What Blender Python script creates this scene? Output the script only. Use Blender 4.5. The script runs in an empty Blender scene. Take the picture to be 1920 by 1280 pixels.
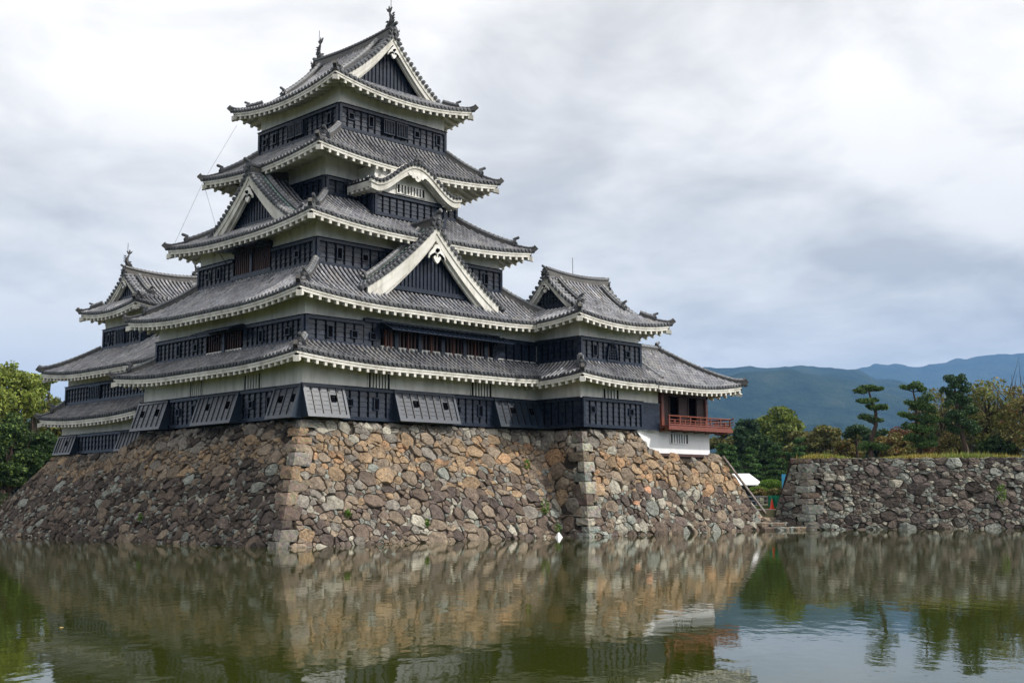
import bpy, math, random
import numpy as np
from math import sin, cos, pi, sqrt, radians, atan2
from mathutils import Vector, Matrix

rnd = random.Random(7)
sc = bpy.context.scene
COL = sc.collection

# ------------------------------------------------------------------ camera
CAM = (-32.865, -46.62, 2.044)
yaw, pit, rol = radians(45.264), radians(7.531), radians(-0.349)
F = np.array([sin(yaw)*cos(pit), cos(yaw)*cos(pit), sin(pit)])
R = np.array([cos(yaw), -sin(yaw), 0.0]); U = np.cross(R, F)
R, U = R*cos(rol)+U*sin(rol), U*cos(rol)-R*sin(rol)
cd = bpy.data.cameras.new("camera"); cam = bpy.data.objects.new("camera", cd); COL.objects.link(cam)
cd.sensor_width = 36; cd.lens = 2222.26/1920*36; cd.clip_start = 0.1; cd.clip_end = 20000
cam.matrix_world = Matrix(((R[0], U[0], -F[0], CAM[0]), (R[1], U[1], -F[1], CAM[1]), (R[2], U[2], -F[2], CAM[2]), (0, 0, 0, 1)))
sc.camera = cam

# ------------------------------------------------------------------ light
SUN_AZ, SUN_EL = radians(33), radians(42)        # east of south, elevation
sd = Vector((sin(SUN_AZ)*cos(SUN_EL), -cos(SUN_AZ)*cos(SUN_EL), sin(SUN_EL)))
ld = bpy.data.lights.new("sun", 'SUN'); ld.energy = 4.0; ld.angle = radians(1.6); ld.color = (1.0, 0.955, 0.90)
sun = bpy.data.objects.new("sun", ld); COL.objects.link(sun)
sun.rotation_euler = sd.to_track_quat('Z', 'Y').to_euler(); sun.location = (0, -60, 80)

w = bpy.data.worlds.new("World"); sc.world = w; w.use_nodes = True
nt = w.node_tree; nt.nodes.clear(); N = nt.nodes.new; Lk = nt.links.new
out = N('ShaderNodeOutputWorld'); bg = N('ShaderNodeBackground'); bg.inputs[1].default_value = 1.0
sky = N('ShaderNodeTexSky'); sky.sky_type = 'NISHITA'; sky.sun_disc = False
sky.sun_elevation = SUN_EL; sky.sun_rotation = pi-SUN_AZ
sk = N('ShaderNodeVectorMath'); sk.operation = 'SCALE'; sk.inputs['Scale'].default_value = 0.08
Lk(sky.outputs[0], sk.inputs[0])
tc = N('ShaderNodeTexCoord'); sep = N('ShaderNodeSeparateXYZ'); Lk(tc.outputs['Generated'], sep.inputs[0])
def wm(op, a, b=None):
    n = N('ShaderNodeMath'); n.operation = op
    for i, v in enumerate((a, b)):
        if v is None: continue
        if isinstance(v, (int, float)): n.inputs[i].default_value = v
        else: Lk(v, n.inputs[i])
    return n.outputs[0]
zz = wm('ADD', wm('MAXIMUM', sep.outputs[2], 0.0), 0.22)
comb = N('ShaderNodeCombineXYZ'); Lk(wm('DIVIDE', sep.outputs[0], zz), comb.inputs[0]); Lk(wm('DIVIDE', sep.outputs[1], zz), comb.inputs[1])
def wnoise(scale, detail, rough, loc, dist=0.0):
    mp = N('ShaderNodeMapping'); Lk(comb.outputs[0], mp.inputs[0]); mp.inputs['Location'].default_value = loc
    n = N('ShaderNodeTexNoise'); Lk(mp.outputs[0], n.inputs['Vector'])
    n.inputs['Scale'].default_value = scale; n.inputs['Detail'].default_value = detail
    n.inputs['Roughness'].default_value = rough; n.inputs['Distortion'].default_value = dist
    return n.outputs[0]
n1 = wnoise(1.25, 4, 0.5, (3.1, 1.7, 0), 0.3); n2 = wnoise(3.6, 7, 0.55, (0.3, 7.7, 2), 0.35)
mixv = wm('ADD', wm('MULTIPLY', n1, 0.66), wm('MULTIPLY', n2, 0.34))
cr = N('ShaderNodeValToRGB'); Lk(mixv, cr.inputs[0])
e = cr.color_ramp.elements
e[0].position = 0.37; e[0].color = (0.80, 0.785, 0.765, 1)
e[1].position = 0.60; e[1].color = (1.36, 1.31, 1.24, 1)
m_ = e.new(0.46); m_.color = (1.08, 1.055, 1.01, 1)
m_ = e.new(0.53); m_.color = (1.32, 1.27, 1.20, 1)
glow = N('ShaderNodeMapRange'); glow.interpolation_type = 'SMOOTHSTEP'; Lk(wm('SUBTRACT', wm('MULTIPLY', sep.outputs[0], 0.45), wm('MULTIPLY', sep.outputs[1], 0.89)), glow.inputs[0])   # unseen sun-side sky, brightened to lift the shaded walls
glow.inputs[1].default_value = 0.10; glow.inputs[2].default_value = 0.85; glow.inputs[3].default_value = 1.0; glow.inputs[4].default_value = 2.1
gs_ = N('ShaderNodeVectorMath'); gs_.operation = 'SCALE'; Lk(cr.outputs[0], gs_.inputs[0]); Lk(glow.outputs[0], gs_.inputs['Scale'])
hr = N('ShaderNodeValToRGB'); Lk(sep.outputs[2], hr.inputs[0])      # the far cloud deck is greyer towards the skyline
hr.color_ramp.elements[0].position = 0.0; hr.color_ramp.elements[0].color = (0.56, 0.58, 0.58, 1)
hr.color_ramp.elements[1].position = 0.34; hr.color_ramp.elements[1].color = (1, 1, 1, 1)
hm_ = hr.color_ramp.elements.new(0.13); hm_.color = (0.76, 0.77, 0.765, 1)
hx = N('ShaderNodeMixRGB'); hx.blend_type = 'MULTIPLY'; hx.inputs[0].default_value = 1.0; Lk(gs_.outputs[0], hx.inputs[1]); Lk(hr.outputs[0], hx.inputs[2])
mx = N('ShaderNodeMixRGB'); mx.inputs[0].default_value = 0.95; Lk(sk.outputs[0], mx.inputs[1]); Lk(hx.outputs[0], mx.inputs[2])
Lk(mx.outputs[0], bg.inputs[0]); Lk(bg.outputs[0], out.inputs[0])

sc.view_settings.view_transform = 'Standard'; sc.view_settings.look = 'None'
sc.view_settings.exposure = 0.0; sc.view_settings.gamma = 1.0
sc.cycles.use_denoising = True
sc.cycles.max_bounces = 6; sc.cycles.volume_bounces = 0
sc.cycles.caustics_reflective = False; sc.cycles.caustics_refractive = False

# ------------------------------------------------------------------ materials
class Mat:
    def __init__(s, name):
        s.m = bpy.data.materials.new(name); s.m.use_nodes = True
        s.t = s.m.node_tree; s.b = s.t.nodes['Principled BSDF']
        s.tc = s.n('ShaderNodeTexCoord'); s.obj = s.tc.outputs['Object']
    def n(s, t): return s.t.nodes.new(t)
    def l(s, a, b): s.t.links.new(a, b)
    def noise(s, scale, detail=3, rough=0.55, stretch=None, dist=0):
        n = s.n('ShaderNodeTexNoise')
        n.inputs['Scale'].default_value = scale; n.inputs['Detail'].default_value = detail
        n.inputs['Roughness'].default_value = rough; n.inputs['Distortion'].default_value = dist
        v = s.obj
        if stretch:
            mp = s.n('ShaderNodeMapping'); mp.inputs['Scale'].default_value = stretch; s.l(v, mp.inputs[0]); v = mp.outputs[0]
        s.l(v, n.inputs['Vector']); return n.outputs[0]
    def ramp(s, v, *st):
        r = s.n('ShaderNodeValToRGB'); s.l(v, r.inputs[0]); el = r.color_ramp.elements
        while len(el) < len(st): el.new(0.5)
        for k, (p, c) in enumerate(st):
            el[k].position = p; el[k].color = (*c, 1) if len(c) == 3 else c
        return r.outputs[0]
    def mix(s, a, b, f, mode='MIX'):
        m = s.n('ShaderNodeMixRGB'); m.blend_type = mode
        for i, v in ((0, f), (1, a), (2, b)):
            if isinstance(v, (int, float)): m.inputs[i].default_value = v
            elif isinstance(v, tuple): m.inputs[i].default_value = (*v, 1)
            else: s.l(v, m.inputs[i])
        return m.outputs[0]
    def attr(s, name='Col'):
        a = s.n('ShaderNodeAttribute'); a.attribute_name = name; return a.outputs['Color']
    def bump(s, v, strength, dist=0.02):
        b = s.n('ShaderNodeBump'); b.inputs['Strength'].default_value = strength; b.inputs['Distance'].default_value = dist
        s.l(v, b.inputs['Height']); s.l(b.outputs[0], s.b.inputs['Normal'])
    def color(s, c):
        if isinstance(c, tuple): s.b.inputs['Base Color'].default_value = (*c, 1)
        else: s.l(c, s.b.inputs['Base Color'])
    def rough(s, r, spec=None):
        if isinstance(r, (int, float)): s.b.inputs['Roughness'].default_value = r
        else: s.l(r, s.b.inputs['Roughness'])
        if spec is not None: s.b.inputs['Specular IOR Level'].default_value = spec

M = {}
def plaster(name, c0, c1, streak=0.5):
    m = Mat(name)
    a = m.ramp(m.noise(0.55, 5, 0.6), (0.3, c1), (0.65, c0))
    st = m.ramp(m.noise(2.2, 4, 0.6, (1, 1, 0.22)), (0.36, (0.55, 0.54, 0.50)), (0.50, (0.9, 0.89, 0.86)), (0.60, (1, 1, 1)))
    m.color(m.mix(a, st, streak, 'MULTIPLY')); m.rough(0.9, 0.2); m.bump(m.noise(5, 4), 0.15, 0.02); M[name] = m.m
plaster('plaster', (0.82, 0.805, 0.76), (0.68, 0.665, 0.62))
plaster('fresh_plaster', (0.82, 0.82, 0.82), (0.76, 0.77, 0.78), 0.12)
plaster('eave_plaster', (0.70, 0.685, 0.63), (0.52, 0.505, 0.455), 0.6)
m = Mat('black_board'); 
bk_ = m.ramp(m.noise(3.0, 5, 0.6, (1, 1, 3)), (0.3, (0.014, 0.021, 0.038)), (0.7, (0.036, 0.052, 0.088)))
m.color(m.mix(bk_, m.attr(), 1.0, 'MULTIPLY'))
sp_ = m.n('ShaderNodeMath'); sp_.operation = 'MULTIPLY'; m.l(m.attr(), sp_.inputs[0]); sp_.inputs[1].default_value = 0.56; m.l(sp_.outputs[0], m.b.inputs['Specular IOR Level'])
m.rough(m.ramp(m.noise(4, 3), (0.3, (0.24,)*3), (0.7, (0.34,)*3))); m.bump(m.noise(14, 3, 0.6, (1, 1, 4)), 0.25, 0.01); M['black'] = m.m
m = Mat('lacquered_chute'); m.color(m.mix(m.ramp(m.noise(3.0, 5, 0.6, (1, 1, 3)), (0.3, (0.010, 0.016, 0.026)), (0.7, (0.024, 0.035, 0.054))), m.attr(), 1.0, 'MULTIPLY'))
m.rough(0.30, 0.62); m.bump(m.noise(14, 3, 0.6, (1, 1, 4)), 0.25, 0.01); M['chute'] = m.m
m = Mat('dark_void'); m.color((0.004, 0.004, 0.005)); m.rough(0.95, 0.0); M['void'] = m.m
m = Mat('roof_tile')
nz = m.ramp(m.noise(7, 4, 0.65), (0.3, (0.45, 0.46, 0.475)), (0.7, (0.88, 0.885, 0.90)))
pat = m.ramp(m.noise(0.7, 7, 0.7), (0.34, (0.62, 0.63, 0.66)), (0.52, (1.0, 1.0, 1.0)), (0.68, (1.28, 1.24, 1.14)))
m.color(m.mix(m.mix(m.attr(), nz, 1.0, 'MULTIPLY'), pat, 1.0, 'MULTIPLY'))
m.rough(0.5, 0.45); m.bump(m.noise(30, 3), 0.3, 0.01); M['tile'] = m.m
m = Mat('copper_strip'); m.color(m.ramp(m.noise(4, 3), (0.3, (0.16, 0.30, 0.25)), (0.7, (0.30, 0.48, 0.42)))); m.rough(0.7); M['copper'] = m.m
m = Mat('red_wood'); m.color(m.ramp(m.noise(3, 4, 0.6, (1, 1, 6)), (0.3, (0.12, 0.026, 0.013)), (0.7, (0.20, 0.048, 0.024)))); m.rough(0.45); M['red'] = m.m
m = Mat('rust_wood'); m.color((0.085, 0.024, 0.012)); m.rough(0.6); M['rust'] = m.m
m = Mat('brown_wood'); m.color(m.ramp(m.noise(5, 4, 0.6, (1, 1, 0.2)), (0.3, (0.030, 0.011, 0.008)), (0.7, (0.065, 0.024, 0.015)))); m.rough(0.6); M['brown'] = m.m
m = Mat('grey_plank'); m.color(m.ramp(m.noise(4, 4), (0.3, (0.16, 0.12, 0.10)), (0.7, (0.38, 0.34, 0.32)))); m.rough(0.8); M['plank'] = m.m
m = Mat('wall_stone')
sp = m.mix(m.ramp(m.noise(6.5, 8, 0.78), (0.30, (0.38, 0.36, 0.36)), (0.50, (0.95, 0.95, 0.95)), (0.70, (1.7, 1.66, 1.55))), m.ramp(m.noise(1.3, 4, 0.6), (0.35, (0.80, 0.78, 0.76)), (0.65, (1.15, 1.13, 1.08))), 1.0, 'MULTIPLY')
lich = m.ramp(m.noise(1.6, 7, 0.72), (0.60, (0, 0, 0)), (0.70, (1, 1, 1)))
c = m.mix(m.attr(), sp, 1.0, 'MULTIPLY'); c2 = m.mix(c, (0.42, 0.43, 0.38), 0.0)
mm = m.n('ShaderNodeMixRGB'); m.l(c, mm.inputs[1]); mm.inputs[2].default_value = (0.40, 0.40, 0.35, 1)
ml = m.n('ShaderNodeMath'); ml.operation = 'MULTIPLY'; m.l(lich, ml.inputs[0]); ml.inputs[1].default_value = 0.30; m.l(ml.outputs[0], mm.inputs[0])
m.color(mm.outputs[0]); m.rough(0.88, 0.25); m.bump(m.noise(7, 8, 0.75), 0.9, 0.10); M['stone'] = m.m
m = Mat('joint_earth'); m.color(m.ramp(m.noise(6, 4), (0.3, (0.018, 0.014, 0.011)), (0.7, (0.06, 0.05, 0.04)))); m.rough(1.0, 0.1); M['joint'] = m.m
m = Mat('bark'); m.color(m.ramp(m.noise(6, 5, 0.6, (1, 1, 0.3)), (0.3, (0.028, 0.020, 0.016)), (0.7, (0.10, 0.075, 0.06)))); m.rough(0.95, 0.1); m.bump(m.noise(12, 4), 0.6, 0.04); M['bark'] = m.m
m = Mat('leaves'); m.color(m.attr()); m.rough(0.6, 0.25)
tr = m.n('ShaderNodeBsdfTranslucent'); m.l(m.attr(), tr.inputs[0]); ms = m.n('ShaderNodeMixShader'); ms.inputs[0].default_value = 0.25
m.l(m.b.outputs[0], ms.inputs[1]); m.l(tr.outputs[0], ms.inputs[2]); m.l(ms.outputs[0], m.t.nodes['Material Output'].inputs[0]); M['leaf'] = m.m
m = Mat('grass_blades'); m.color(m.attr()); m.rough(0.8, 0.15); M['grass'] = m.m
m = Mat('soil'); m.color(m.ramp(m.noise(0.3, 6, 0.6), (0.35, (0.06, 0.08, 0.03)), (0.6, (0.16, 0.14, 0.08)))); m.rough(1, 0.1); m.bump(m.noise(3, 5), 0.5, 0.1); M['soil'] = m.m
m = Mat('gravel_path'); m.color(m.ramp(m.noise(1.5, 6, 0.7), (0.3, (0.22, 0.18, 0.15)), (0.7, (0.36, 0.31, 0.27)))); m.rough(1, 0.1); M['gravel'] = m.m
m = Mat('forest_hill')
hc = m.ramp(m.noise(0.0053, 9, 0.74), (0.38, (0.008, 0.020, 0.012)), (0.52, (0.024, 0.042, 0.018)), (0.64, (0.045, 0.058, 0.030)))
m.color(hc); m.rough(1, 0.0); m.bump(m.noise(0.018, 6, 0.7), 1.0, 38.0); M['hill'] = m.m
m = Mat('white_canvas'); m.color((0.80, 0.80, 0.80)); m.rough(0.8); M['canvas'] = m.m
m = Mat('steel'); m.color((0.35, 0.36, 0.37)); m.rough(0.4); m.b.inputs['Metallic'].default_value = 0.7; M['steel'] = m.m
m = Mat('dark_wire'); m.color((0.05, 0.05, 0.055)); m.rough(0.6); M['wire'] = m.m
m = Mat('cone_orange'); m.color((0.75, 0.06, 0.02)); m.rough(0.5); M['orange'] = m.m
m = Mat('green_net'); m.color(m.ramp(m.noise(4, 4), (0.35, (0.0, 0.12, 0.07)), (0.65, (0.02, 0.36, 0.22)))); m.rough(0.7); M['net'] = m.m
m = Mat('blue_cloth'); m.color((0.03, 0.25, 0.45)); m.rough(0.7); M['blue'] = m.m
m = Mat('moat_water')
mp = m.n('ShaderNodeMapping'); mp.inputs['Rotation'].default_value = (0, 0, radians(45)); mp.inputs['Scale'].default_value = (1.0, 1.0, 1.0); m.l(m.obj, mp.inputs[0])
def wn(scale, det, sx, sy):
    q = m.n('ShaderNodeMapping'); q.inputs['Scale'].default_value = (sx, sy, 1); m.l(mp.outputs[0], q.inputs[0])
    n = m.n('ShaderNodeTexNoise'); n.inputs['Scale'].default_value = scale; n.inputs['Detail'].default_value = det; m.l(q.outputs[0], n.inputs['Vector']); return n.outputs[0]
b1 = m.n('ShaderNodeBump'); b1.inputs['Strength'].default_value = 0.30; b1.inputs['Distance'].default_value = 0.012; m.l(wn(2.6, 3, 1, 0.55), b1.inputs['Height'])
b2 = m.n('ShaderNodeBump'); b2.inputs['Strength'].default_value = 0.08; b2.inputs['Distance'].default_value = 0.02; m.l(wn(0.8, 2, 1, 0.6), b2.inputs['Height']); m.l(b1.outputs[0], b2.inputs['Normal'])
m.l(b2.outputs[0], m.b.inputs['Normal']); m.color((0.028, 0.035, 0.003)); m.rough(0.03, 0.5); m.b.inputs['IOR'].default_value = 1.33; M['water'] = m.m

# ------------------------------------------------------------------ mesh helpers
ORG = {}
class MB:
    def __init__(s): s.v = []; s.f = []; s.c = []; s.n = 0
    def add(s, verts, faces, col=None):
        o = s.n; s.v.extend(verts); s.n += len(verts)
        s.f.extend([tuple(i+o for i in f) for f in faces])
        if col is None: col = (0.5, 0.5, 0.5)
        if isinstance(col, list): s.c.extend(col)
        else: s.c.extend([col]*len(faces))
    def box(s, x0, y0, z0, x1, y1, z1, col=None):
        s.add([(x0,y0,z0),(x1,y0,z0),(x1,y1,z0),(x0,y1,z0),(x0,y0,z1),(x1,y0,z1),(x1,y1,z1),(x0,y1,z1)],
              [(0,3,2,1),(4,5,6,7),(0,1,5,4),(1,2,6,5),(2,3,7,6),(3,0,4,7)], col)
    def hexa(s, p, col=None):
        s.add(list(p), [(0,3,2,1),(4,5,6,7),(0,1,5,4),(1,2,6,5),(2,3,7,6),(3,0,4,7)], col)
    def tube(s, pts, rads, k=8, col=None, cap=True):
        pts = [Vector(p) for p in pts]; n = len(pts); vs = []; fs = []
        ref = Vector((0.31, 0.2, 0.93)).normalized()
        for i, p in enumerate(pts):
            t = (pts[min(i+1, n-1)]-pts[max(i-1, 0)]).normalized()
            a = t.cross(ref if abs(t.dot(ref)) < 0.95 else Vector((1, 0, 0))).normalized(); b = t.cross(a)
            r = rads[i] if isinstance(rads, (list, tuple)) else rads
            for j in range(k):
                an = 2*pi*j/k; vs.append(tuple(p+a*cos(an)*r+b*sin(an)*r))
        for i in range(n-1):
            for j in range(k):
                j2 = (j+1) % k; fs.append((i*k+j, i*k+j2, (i+1)*k+j2, (i+1)*k+j))
        if cap: fs.append(tuple(range(k-1, -1, -1))); fs.append(tuple((n-1)*k+j for j in range(k)))
        s.add(vs, fs, col)
    def sweep(s, pts, sec, cols=None, closed=True, up=Vector((0, 0, 1))):
        pts = [Vector(p) for p in pts]; n = len(pts); k = len(sec); vs = []; fs = []; cs = []
        for i, p in enumerate(pts):
            t = (pts[min(i+1, n-1)]-pts[max(i-1, 0)]).normalized(); sd_ = t.cross(up).normalized(); u_ = sd_.cross(t).normalized()
            if u_.z < 0: u_ = -u_
            for (a, b) in sec: vs.append(tuple(p+sd_*a+u_*b))
        for i in range(n-1):
            for j in range(k if closed else k-1):
                j2 = (j+1) % k; fs.append((i*k+j, i*k+j2, (i+1)*k+j2, (i+1)*k+j)); cs.append(cols[j] if cols else (0.3,)*3)
        if closed:
            fs.append(tuple(range(k-1, -1, -1))); fs.append(tuple((n-1)*k+j for j in range(k))); cs += [cols[0] if cols else (0.3,)*3]*2
        s.add(vs, fs, cs)
    def build(s, name, mat, parent=None, smooth=False, org=None):
        if parent is not None: org = ORG.get(parent.name, (0, 0, 0))
        org = org or (0, 0, 0)
        me = bpy.data.meshes.new(name)
        vv = np.array(s.v, dtype=float).reshape(-1, 3)-np.array(org)
        me.from_pydata(vv.tolist(), [], s.f)
        a = me.attributes.new('Col', 'FLOAT_COLOR', 'FACE')
        cc = np.ones((len(s.f), 4)); cc[:, :3] = np.array(s.c, dtype=float).reshape(-1, 3)[:len(s.f)]
        a.data.foreach_set('color', cc.ravel())
        me.materials.append(M[mat] if isinstance(mat, str) else mat)
        if smooth: me.polygons.foreach_set('use_smooth', [True]*len(s.f))
        me.update(); o = bpy.data.objects.new(name, me); COL.objects.link(o)
        if parent is not None: o.parent = parent
        else: o.location = org
        ORG[o.name] = org
        return o
def tag(o, label=None, cat=None, group=None, kind=None):
    for k, v in (('label', label), ('category', cat), ('group', group), ('kind', kind)):
        if v: o[k] = v
    return o
def thing(name, label, cat, loc, group=None):
    o = bpy.data.objects.new(name, None); COL.objects.link(o); o.location = loc; o.empty_display_size = 0.3
    ORG[o.name] = tuple(loc); return tag(o, label, cat, group)

class Fr:      # horizontal frame: origin, u along, v inward
    def __init__(s, o, u, v): s.o, s.u, s.v = o, u, v
    def __call__(s, a, d, z): return (s.o[0]+s.u[0]*a+s.v[0]*d, s.o[1]+s.u[1]*a+s.v[1]*d, z)
def fbox(mb, fr, a0, a1, d0, d1, z0, z1, col=None):
    mb.hexa([fr(a0,d0,z0), fr(a1,d0,z0), fr(a1,d1,z0), fr(a0,d1,z0), fr(a0,d0,z1), fr(a1,d0,z1), fr(a1,d1,z1), fr(a0,d1,z1)], col)
G = lambda v: (v*0.97, v, v*1.05)
# ------------------------------------------------------------------ roof tiles
RP = 0.30
SECT = [(0.0, -0.03), (0.22, -0.01), (0.26, 0.07), (0.37, 0.125), (0.5, 0.145), (0.63, 0.125), (0.74, 0.07), (0.78, -0.01)]
def tiles(mb, fn, a0, a1, D, dmax, tone=0.15, course=0.32, fleck=0.25, eave=True, seed=0, step=0.022):
    """corrugated tile sheet; fn(a,d)->point; columns along a, courses along d"""
    r = random.Random(seed+int(a0*10)+int(D*7))
    cols = []; k0 = math.floor(a0/RP)
    k = k0
    while k*RP < a1:
        for i, (fa, h) in enumerate(SECT):
            a = (k+fa)*RP
            if a0 < a < a1: cols.append((a, h, k, i))
        k += 1
    cols = [(a0, 0.0, k0, 0)]+cols+[(a1, 0.0, k, 0)]
    nr = max(1, int(round(D/course))); ds = [D*j/nr for j in range(nr+1)]
    rows = []
    for j in range(nr): rows += [(ds[j], step), (ds[j+1], 0.0)]
    vs = []
    for (a, h, k, i) in cols:
        dm = dmax(a)
        for (d, s_) in rows:
            d2 = min(d, dm); x, y, z = fn(a, max(d2, 0)); vs.append((x, y, z+h+(s_ if d < dm else 0)))
    nR = len(rows); fs = []; cs = []
    tc_ = {}
    for ci in range(len(cols)-1):
        a, h, k, i = cols[ci]; dm = max(dmax(a), dmax(cols[ci+1][0]))
        rib = 2 <= i <= 5
        for j in range(nR-1):
            if rows[j][0] >= dm-1e-4: break
            key = (k, j//2, rib)
            if key not in tc_:
                g = tone*(2.35 if rib else 0.20)*r.uniform(0.8, 1.2)  # lit rib crowns and shaded pans are put into the tile colour
                if r.random() < 0.06: g *= 1.35
                if r.random() < 0.08: g *= 0.6
                wr = r.uniform(-0.03, 0.05); tc_[key] = (g*(1.0+wr), g, g*(1.05-wr))
            c = tc_[key]
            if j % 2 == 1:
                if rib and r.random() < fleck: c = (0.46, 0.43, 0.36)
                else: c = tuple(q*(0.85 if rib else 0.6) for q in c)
            A = ci*nR+j; B = (ci+1)*nR+j
            fs.append((A, B, B+1, A+1)); cs.append(c)
    mb.add(vs, fs, cs)
    if eave:
        # front drop of the pan tiles and round end caps
        n0 = len(cols); vs = []; fs = []; cs = []
        for (a, h, k, i) in cols:
            x, y, z = fn(a, 0.0); vs += [(x, y, z+h+0.035), (x, y, z-0.07)]
        for ci in range(n0-1):
            fs.append((2*ci, 2*ci+1, 2*ci+3, 2*ci+2)); cs.append(G(tone*0.45))
        mb.add(vs, fs, cs)
        for k in range(k0, int(a1/RP)+1):
            a = (k+0.5)*RP
            if a < a0+0.1 or a > a1-0.1: continue
            p0 = Vector(fn(a, 0.0)); p1 = Vector(fn(a, 0.25)); dr = (p0-p1); dr.z = 0; dr.normalize()
            up = Vector((0, 0, 1)); sd_ = dr.cross(up); cc = p0+dr*0.035+up*0.06
            g = tone*r.uniform(0.5, 1.1)
            v_ = []
            for q in (0.105, 0.075):
                for j in range(8):
                    an = 2*pi*j/8; off = dr*(0.0 if q > 0.1 else 0.015)
                    v_.append(tuple(cc+off+sd_*cos(an)*q+up*sin(an)*q))
            for j in range(8):
                an = 2*pi*j/8; v_.append(tuple(cc-dr*0.12+sd_*cos(an)*0.105+up*sin(an)*0.105))
            fs = [(j, (j+1) % 8, 8+(j+1) % 8, 8+j) for j in range(8)]+[tuple(8+j for j in range(8))]+[(16+j, 16+(j+1) % 8, (j+1) % 8, j) for j in range(8)]
            mb.add(v_, fs, [G(g*1.5)]*8+[G(g*0.7)]+[G(g)]*8)

def ridge(mb, pts, wd=0.3, ht=0.34, top=0.30, side=0.10):
    h = wd/2
    sec = [(-h, -0.1), (-h, ht*0.55), (-h*1.25, ht*0.55), (-h*1.25, ht*0.68), (-h*0.85, ht*0.72), (-h*0.7, ht*0.92), (0, ht*1.05),
           (h*0.7, ht*0.92), (h*0.85, ht*0.72), (h*1.25, ht*0.68), (h*1.25, ht*0.55), (h, ht*0.55), (h, -0.1)]
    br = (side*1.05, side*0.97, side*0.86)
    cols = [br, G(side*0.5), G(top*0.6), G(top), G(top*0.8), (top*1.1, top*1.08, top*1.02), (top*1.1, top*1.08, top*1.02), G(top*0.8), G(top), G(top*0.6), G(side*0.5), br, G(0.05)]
    pts = [Vector(p) for p in pts]
    mb.sweep(pts, sec, cols)
    L = sum((pts[i+1]-pts[i]).length for i in range(len(pts)-1))
    n = int(L/0.28)          # the joints of the round cap tiles
    for k in range(1, n):
        t = k/n*(len(pts)-1); i = int(t); p = pts[i].lerp(pts[min(i+1, len(pts)-1)], t-i); d = (pts[min(i+1, len(pts)-1)]-pts[i]).normalized()*0.03
        s_ = [(-h*0.9, ht*0.70), (-h*0.76, ht*0.95), (0, ht*1.10), (h*0.76, ht*0.95), (h*0.9, ht*0.70)]
        mb.sweep([p-d, p+d], s_, [G(top*0.55)]*5)

def disc(mb, c, d, r, t, g=0.10):
    c = Vector(c); d = Vector(d).normalized(); mb.tube([c-d*t, c], r, 12, G(g)); mb.tube([c, c+d*0.03], [r*0.75, r*0.7], 12, G(g*0.5))
def oni(mb, p, d, s=1.0, g=0.07, horn=True):
    """demon-face end tile: shaped plate with a round boss below and a round cylinder on top"""
    p = Vector(p); d = Vector(d); d.z = 0; d.normalize(); sd_ = d.cross(Vector((0, 0, 1)))
    prof = [(-0.30, -0.12), (-0.36, 0.05), (-0.26, 0.12), (-0.22, 0.30), (-0.12, 0.44), (0, 0.50), (0.12, 0.44), (0.22, 0.30), (0.26, 0.12), (0.36, 0.05), (0.30, -0.12)]
    k = len(prof); v = [tuple(p+sd_*a*s+Vector((0, 0, b*s))+d*0.10*s) for a, b in prof]+[tuple(p+sd_*a*s*1.02+Vector((0, 0, b*s))-d*0.08*s) for a, b in prof]
    mb.add(v, [tuple(range(k)), tuple(range(2*k-1, k-1, -1))]+[(i, k+i, k+(i+1) % k, (i+1) % k) for i in range(k)], G(g))
    disc(mb, p+d*0.20*s+Vector((0, 0, 0.02*s)), d, 0.115*s, 0.14*s, g*1.8)
    mb.tube([p+d*0.10*s+Vector((0, 0, 0.2*s)), p+d*0.19*s+Vector((0, 0, 0.24*s))], [0.12*s, 0.05*s], 8, G(g*1.3))
    for q in (-1, 1):
        mb.tube([p+sd_*q*0.2*s+d*0.1*s+Vector((0, 0, 0.12*s)), p+sd_*q*0.3*s+d*0.14*s+Vector((0, 0, 0.2*s)), p+sd_*q*0.34*s+d*0.1*s+Vector((0, 0, 0.32*s))], [0.07*s, 0.05*s, 0.015*s], 6, G(g*1.2))
    if horn:
        disc(mb, p+d*0.30*s+Vector((0, 0, 0.60*s)), d+Vector((0, 0, 0.35)), 0.10*s, 0.42*s, g*2.2)

def side_fn(fr, L, D, ze, zt, lift, conc=0.25, Le=None, hipL=True, hipR=True):
    Le = Le or min(L*0.5, 6.0)
    def fn(a, d):
        t = d/D; e1 = 1e9
        if hipL: e1 = min(e1, a)
        if hipR: e1 = min(e1, L-a)
        k = max(0.0, 1-e1/Le)
        z = ze+0.07+(zt-ze)*((1-conc)*t+conc*t*t)+lift*k*k*max(0.0, 1-t)**1.3
        return fr(a, d, z)
    return fn

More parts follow.
